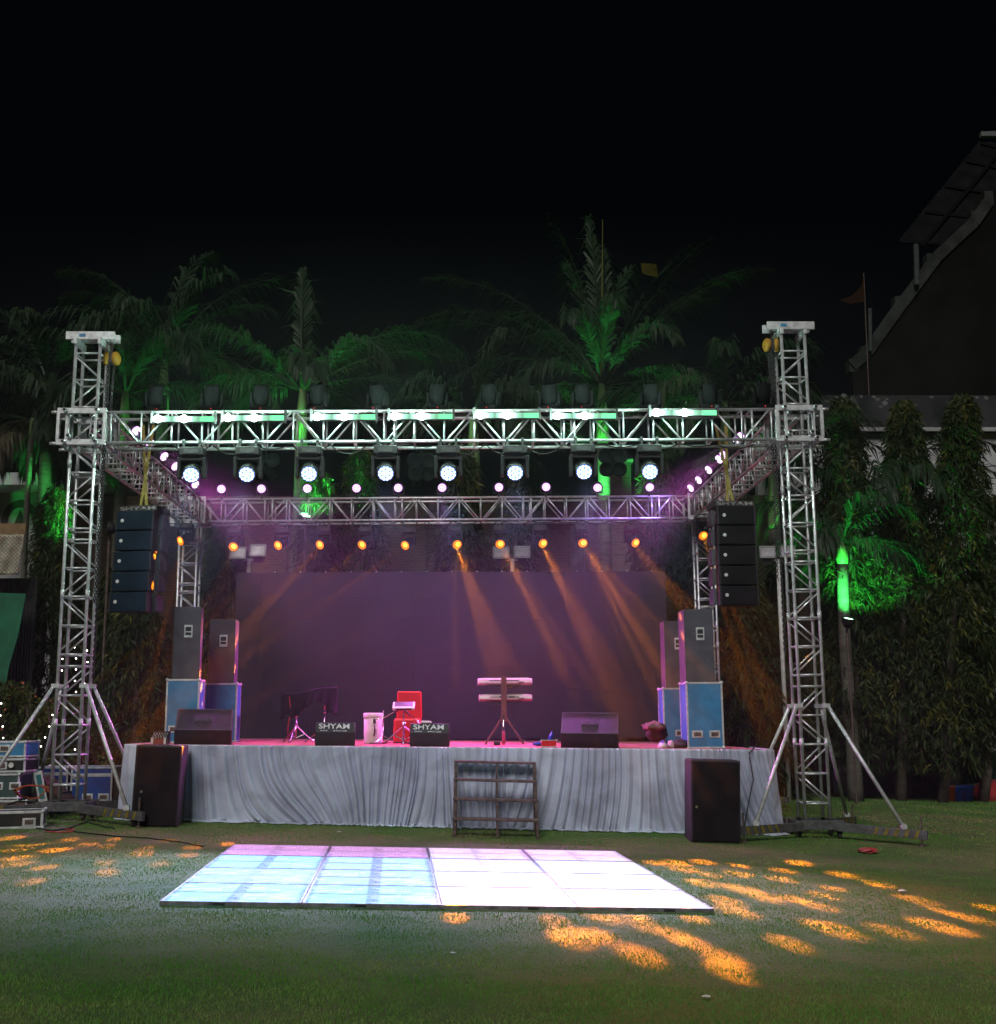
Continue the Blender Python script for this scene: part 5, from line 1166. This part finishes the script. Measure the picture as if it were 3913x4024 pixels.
pp = MB(); pp.tube(at(1753, 545, gY-.3), at(1751, 468, gY-.3), .10, 10).tube(at(1664, 672, gY-.3), at(1663, 590, gY-.3), .07, 10); pp.build('vent_pipe', mat('old_pipe', (.05, .055, .06), .8, spec=.1), t)
rf = MB(); Q = [at(1717, 463, 44), at(1771, 362, 45), at(1875, 268, 46), at(1990, 262, 46), at(1990, 380, 43), at(1860, 425, 43)]; n_ = 22
A0, A1, B0, B1 = at(1717, 463, 44), at(1875, 268, 45), at(1850, 470, 43.6), at(2000, 300, 44.5); vs = []
for k in range(n_*2+1):
    u = k/(n_*2); off = V((0, 0, .05*(k % 2)))
    vs += [A0.lerp(A1, u)+off, B0.lerp(B1, u)+off]
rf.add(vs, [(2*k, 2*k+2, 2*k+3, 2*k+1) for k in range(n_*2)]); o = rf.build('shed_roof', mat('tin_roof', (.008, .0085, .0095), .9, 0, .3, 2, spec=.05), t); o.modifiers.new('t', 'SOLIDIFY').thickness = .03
fb = MB()
for u in (.02, .3, .55, .8, .98): fb.bar(A0.lerp(A1, u)+V((0, -.1, -.1)), B0.lerp(B1, u)+V((0, -.1, -.1)), .12)
fb.bar(A0.lerp(B0, .3)+V((0, -.2, -.2)), A1.lerp(B1, .3)+V((0, -.2, -.2)), .12); fb.bar(A0.lerp(B0, .75)+V((0, -.2, -.2)), A1.lerp(B1, .75)+V((0, -.2, -.2)), .12); fb.build('roof_frame', MATTE, t)
MB().bar(at(1874, 258, 44.8), at(1990, 255, 44.8), .2, .2).build('ridge_pipe', mat('ridge_tube', (.10, .105, .11), .8), t)
q0, q1 = at(1656, 740, 40), at(1651, 522, 40); t = thing('flag', 'dark pennant flag on a thin pole before the gabled building', 'flag', q0); MB().tube(V((q0.x, 40, 8.5)), q1, .025, 6, .015).build('pole', RUST, t)
f0 = at(1651, 530, 40); MB().prism([(0, 0), (.03, -.9), (-.55, -1.0), (-.95, -.86), (-.5, -.72), (-.12, -.35)], f0, (1, 0, 0), (0, 0, 1), (0, .02, 0)).build('cloth', mat('dark_red_flag', (.02, .009, .005), .9, spec=.05), t)
# kite in the palm
k0 = at(1241, 516, 27.9); rt = M.Rotation(R(12), 3, 'Y'); t = thing('plastic_bag', 'yellow printed plastic bag caught in a frond of the tallest palm', 'plastic bag', k0); MB().prism([(-.2, .2), (.05, .18), (.2, .15), (.2, -.22), (.05, -.19), (-.18, -.12)], k0, (1, 0, 0), (0, .25, .97), (0, .03, 0)).build('bag', mat('yellow_print', (.05, .046, .005), .9, 0, col2=(.012, .011, .004), vs=9, spec=.05), t, bevel=.01)
# right ground clutter
tY = 29.8
def tarp(name, label, pts, m, seed):
    P = [at(x, y, Y) for x, y, Y in pts]; nu, nv = 40, 14; co = []; h = len(P)//2
    for j in range(nv):
        v = j/(nv-1)
        for i in range(nu):
            u = i/(nu-1)*(h-1); k = min(int(u), h-2); w = u-k; a = P[k].lerp(P[k+1], w); b = P[h+k].lerp(P[h+k+1], w); c = a.lerp(b, v); co.append((c.x, c.y+.06*math.sin(i*.9+seed)*math.sin(j*.4)+.04*math.sin(i*.35+j), c.z-.05*math.sin(v*3.1)*math.sin(i*.5)))
    id_ = np.arange(nu*nv).reshape(nv, nu); o = npmesh(name, co, np.stack([id_[:-1, :-1], id_[1:, :-1], id_[1:, 1:], id_[:-1, 1:]], -1).reshape(-1, 4), m, None, tuple(P[0]), True); o.modifiers.new('t', 'SOLIDIFY').thickness = .012; return tag(o, label, 'tarpaulin')
GT = mat('green_tarp', (.012, .085, .05), .7, 0, .3, 2)
tarp('tarpaulin', 'dark green tarpaulin sagging low between the right tree trunks', [(1640, 1420, tY), (1740, 1462, tY), (1815, 1497, tY), (1640, 1535, tY), (1740, 1533, tY), (1815, 1533, tY)], GT, 1)
tarp('tarpaulin', 'brighter green tarpaulin hung high at the right picture edge', [(1836, 1420, tY-.2), (1870, 1440, tY-.2), (1960, 1430, tY-.2), (1836, 1500, tY-.3), (1870, 1497, tY-.3), (1960, 1490, tY-.3)], mat('green_tarp_bright', (.015, .12, .07), .7, 0, .3, 2), 2)
def bucket(label, px, py, m, s=1.):
    c = at(px, py, 28.6); g = gz(12, 28.6)+.02; t = thing('bucket', label, 'bucket', (c.x, 28.6, g), 'plastic buckets under the right trees'); MB().lathe([(.13*s, 0), (.17*s, .32*s), (.185*s, .33*s), (.18*s, .36*s), (.16*s, .35*s), (.12*s, .03)], (c.x, 28.6, g), n=18).build('body', m, t, True)
    MB().path([(c.x-.17*s, 28.6, g+.3*s), (c.x-.1*s, 28.45, g+.16*s), (c.x+.1*s, 28.45, g+.16*s), (c.x+.17*s, 28.6, g+.3*s)], .006, 5).build('handle', RUST, t)
bucket('orange bucket beside a trunk under the right trees', 1816, 1533, mat('orange_bucket', (.5, .10, .02), .5)); bucket('blue bucket nearest the orange bucket', 1831, 1533, mat('blue_bucket', (.02, .10, .5), .5)); bucket('blue bucket farther right, away from the orange one', 1849, 1533, mat('deep_blue_bucket', (.015, .06, .38), .5))
rc = at(1898, 1520, 29); o = MB().ball((rc.x, 29, gz(12, 29)+.18), .42, 14, 8, (1.2, .8, .75)).build('red_bundle', REDC, org=(rc.x, 29, gz(12, 29)), smooth=True); tag(o, 'red cloth bundle on the ground at the right picture edge', 'bundle')
MB().path([at(1838, 1410, 29.3), at(1837, 1450, 29.3), at(1835, 1505, 29.3)], .025, 5).build('yellow_strip', mat('yellow_tape', (.3, .28, .03), .7), org=at(1838, 1410, 29.3)); tag(bpy.data.objects['yellow_strip'], 'thin yellow strip hanging between the right trunks', 'strip')
# floodlights on white poles
def flood(label, px, py, Y, lit=None):
    c = at(px, py, Y); t = thing('floodlight', label, 'floodlight', c, 'unlit grey floodlights'); rt = M.Rotation(R(-12), 3, 'X'); B = lambda o_, d: MB().box(c+rt @ V(o_), d, rt)
    B((0, .04, 0), (.36, .09, .28)).build('housing', BEZEL, t, bevel=.015)
    f = MB()
    for (o_, d) in (((0, -.012, .125), (.37, .03, .04)), ((0, -.012, -.125), (.37, .03, .04)), ((-.165, -.012, 0), (.04, .03, .21)), ((.165, -.012, 0), (.04, .03, .21))): f.add(*(lambda q: (q.v, q.f))(B(o_, d)))
    f.build('frame', mat('lamp_frame', (.22, .22, .23), .5, .4), t); B((0, -.008, 0), (.29, .012, .21)).build('glass', mat('flood_glass', (.42, .42, .46), .15, 0), t)
    MB().bar(c+V((0, .05, -.14)), c+V((0, .08, -.26)), .2, .03).build('bracket', BEZEL, t)
def pole(label, px, py, Y):
    c = at(px, py, Y); g = gz(c.x, Y); t = thing('lamp_pole', label, 'pole', (c.x, Y, g), 'white lamp poles'); MB().tube((c.x, Y, g), c, .055, 12, .045).build('shaft', PAINTW, t, True); MB().bar((c.x-.36, Y, c.z+.0), (c.x+.36, Y, c.z+.0), .05).build('crossarm', PAINTW, t)
for (px, py, nm) in ((455, 1058, 'left of the pair above the left end of the video wall'), (493, 1053, 'right of the pair above the left end of the video wall'), (958, 1057, 'left of the pair above the middle of the video wall'), (998, 1056, 'right of the pair above the middle of the video wall'), (1467, 1056, 'between the right array and the right tower'), (1505, 1055, 'half hidden behind the right tower')): flood('unlit floodlight, '+nm, px, py, 26.75)
pole('white lamp pole above the left end of the video wall', 476, 1070, 26.95); pole('white lamp pole above the middle of the video wall', 979, 1070, 26.95); pole('white lamp pole standing just left of the right tower', 1487, 1072, 26.95)
# green floodlights in the trees
GP = []
for (px, py, Y, nm, tg) in ((583, 985, 27.0, 'below the palm behind the left part of the back truss', (600, 925)), (548, 993, 27.3, 'small, left of its brighter neighbour behind the back truss', (480, 780)), (1145, 975, 27.2, 'beside the bright crownshaft behind the right half of the back truss', (1190, 860)), (1622, 1183, 26.6, 'on the trunk of the small palm right of the right tower', (1640, 1080)), (206, 1009, 26.7, 'left of the left line array', (104, 985)), (228, 1011, 26.9, 'half hidden by the left edge of the left line array', (250, 800))):
    c = at(px, py, Y); g = at(*tg, Y-.35); t = thing('green_uplight', 'lit green-white uplight '+nm, 'floodlight', c, 'green floodlights in the trees')
    d = (g-c).normalized(); MB().lathe([(.07, -.2), (.13, -.1), (.155, 0), (.15, .02), (.13, -.02)], c, d, 16).build('housing', BLK, t, True); MB().lathe([(.125, -.012), (.125, -.006)], c, d, 20).build('lens', E_GREEN, t)
    MB().tube((c.x, c.y+.15, gz(c.x, Y)), (c.x, c.y+.15, c.z-.1), .03, 8).bar((c.x, c.y+.15, c.z-.12), (c.x, c.y, c.z-.1), .03).build('post', RUST, t); GP.append((c, at(*tg, Y+.7)))

# ================================================================== LIGHT FROM THE FIXTURES
for (p, d) in WP:
    q = p+V((d.x*.2, -.12, -.08)); lamp('SPOT', 'wash_beam', q, q+V((d.x*1.2, -1, -1.05)), 2700, (.45, .53, 1), 39, 1, .10)
for i, (p, d) in enumerate(PP):
    q = p+V((0, -.17, -.05)); lamp('SPOT', 'par_beam', q, q+V((d.x*2, -1, -.66)), 240, (.85, .30, 1), 34, 1, .07)
for i, (p, d) in enumerate(SP):
    dn = V(d).normalized(); q = p+dn*.16; left = p.x < 0
    tg = V((1.2 if left else -1.2, 19.2+(i % 4)*.6, 1.4)) if i % 2 else V((2.4 if left else -2.4, 25.0, 2.8))
    lamp('SPOT', 'side_par_beam', q, tg, 3400 if i % 2 else 260, (.85, .14, .72) if i % 2 else (.42, .22, 1), 48, .8, .06)
for i, tg in ((2, (-4.6, 18.9, 1.7)), (8, (1.45, 18.9, 1.6)), (5, (-.1, 20.2, 2.0))):
    p = PP[i][0]; d = (V(tg)-p).normalized(); lamp('SPOT', 'par_beam', p+d*.2, tg, 2600, (.8, .2, 1), 16, .8, .06)
for p in BP:
    for dx in (-.40, .01): lamp('POINT', 'bar_diode_glow', p+V((dx, -.10, .0)), None, 30, (.6, 1, .78), rad=.04)
GREEN = (.06, 1, .16)
for i, (c, g) in enumerate(GP):
    d = (g-c).normalized(); lamp('SPOT', 'green_beam', c+d*.05, g, (1500, 400, 1100, 1300, 1200, 400)[i], GREEN, (115, 85, 95, 105, 58, 70)[i], .6, .08)
AMB = (1, .25, .006)
LEFT = ((18, 1603), (61, 1615), (31, 1625), (107, 1625), (132, 1606), (169, 1615), (209, 1618), (221, 1605), (245, 1596), (316, 1597), (325, 1606), (276, 1620), (273, 1632), (408, 1604), (435, 1597), (368, 1621), (359, 1635), (307, 1651), (202, 1649), (204, 1668), (86, 1658), (37, 1640), (31, 1652), (61, 1686), (474, 1597), (435, 1614))
RIGHT = ((1251, 1650), (1292, 1650), (1344, 1648), (1414, 1655), (1527, 1650), (1309, 1662), (1354, 1672), (1414, 1671), (1498, 1665), (1494, 1681), (1610, 1672), (1671, 1690), (1342, 1688), (1416, 1699), (1593, 1699), (1572, 1712), (1523, 1720), (1461, 1714), (1387, 1722), (1564, 1732), (1408, 1743), (1560, 1768), (1600, 1778), (1704, 1780), (1750, 1720), (1787, 1742), (1853, 1755), (1795, 1771), (1894, 1736), (1506, 1803), (1222, 1825), (1383, 1832), (1391, 1855), (1152, 1751), (1144, 1788), (1214, 1751), (1238, 1771), (1292, 1788), (1325, 1755), (1317, 1800), (870, 1752), (1060, 1760), (1090, 1790))
bpy.context.view_layer.update(); DG = bpy.context.evaluated_depsgraph_get()
def clear(a, b):
    d = b-a; L = d.length; h = S.ray_cast(DG, a, d.normalized()); return (not h[0]) or (h[1]-a).length > L-.7
def amber(lst, heads, sz, pw):
    lst = sorted(lst, key=lambda q: gnd(*q).x)
    for k, q in enumerate(lst):
        g = gnd(*q); g.z = gz(g.x, g.y); pi = int(k*len(heads)/len(lst)); hd = None
        for hi in sorted(range(12), key=lambda i: abs(i-heads[pi])):
            d = (g-AP[hi]).normalized()
            if clear(AP[hi]+d*.25, g): hd = AP[hi]; break
        if hd is None: continue
        L = (g-hd).length
        lamp('SPOT', 'amber_beam', hd+d*.22, g, pw*.85*(L/11)**2*random.uniform(.5, 1.25), AMB, sz*1.08*11/L*random.uniform(.8, 1.25), 1, .03)
amber([q for q in LEFT if q[0] < 115]+[(-60, 1660), (-90, 1640), (-30, 1630)], (5, 4, 3, 2), 1.5, 80000); amber([q for q in LEFT if q[0] >= 115], (0, 1), 1.4, 36000)
amber(RIGHT, (6, 7, 8, 9, 9, 10), 1.75, 80000)
LSH = [(hi, at(AX[hi][0]-dx, AX[hi][1]+dy, 19.55), 60000) for hi, dx, dy in ((2, 290, 215), (3, 262, 215), (4, 318, 250), (4, 330, 320), (5, 398, 275), (5, 402, 335))]
for (h, tg, pw_) in LSH+[(6, (rx-.25, ry, zs(rx)+2.05), 14000), (7, (rx-.27, ry-.1, zs(rx)+1.75), 12000), (4, (-4.1, 17.8, .95), 12000), (3, (-4.1, 17.7, 1.15), 12000), (3, (-4.9, 18.6, 4.2), 7000), (4, (-4.9, 18.6, 3.7), 7000)]:
    hd = AP[h]; tg = V(tg); d = (tg-hd).normalized(); lamp('SPOT', 'amber_beam', hd+d*.2, tg, pw_, AMB, 1.25, .8, .02)

for h, q in ((2, (60, 1640)), (1, (260, 1615)), (3, (10, 1650)), (6, (1160, 1765)), (7, (1260, 1770)), (8, (1450, 1700)), (9, (1560, 1740)), (10, (1640, 1700)), (11, (1780, 1750))):
    hd = AP[h]; g = gnd(*q); d = (g-hd).normalized(); lamp('SPOT', 'amber_spill', hd+d*.2, g, 1500 if q[0] < 900 else 3000, AMB, 13, 1, .02)

# stage smoke that makes the beams visible
hm = bpy.data.materials.new('stage_haze'); hm.use_nodes = True; n = hm.node_tree.nodes; l = hm.node_tree.links
n.remove(n['Principled BSDF']); pv = n.new('ShaderNodeVolumePrincipled'); pv.inputs['Density'].default_value = .003; pv.inputs['Color'].default_value = (.95, .95, 1, 1); pv.inputs['Anisotropy'].default_value = .25
l.new(pv.outputs[0], n['Material Output'].inputs['Volume'])
o = MB().box((0, 21.3, 3.8), (19.0, 10.4, 10.0)).build('haze', hm); tag(o, 'thin smoke hanging over the stage in the lamp beams', 'haze', kind='stuff')
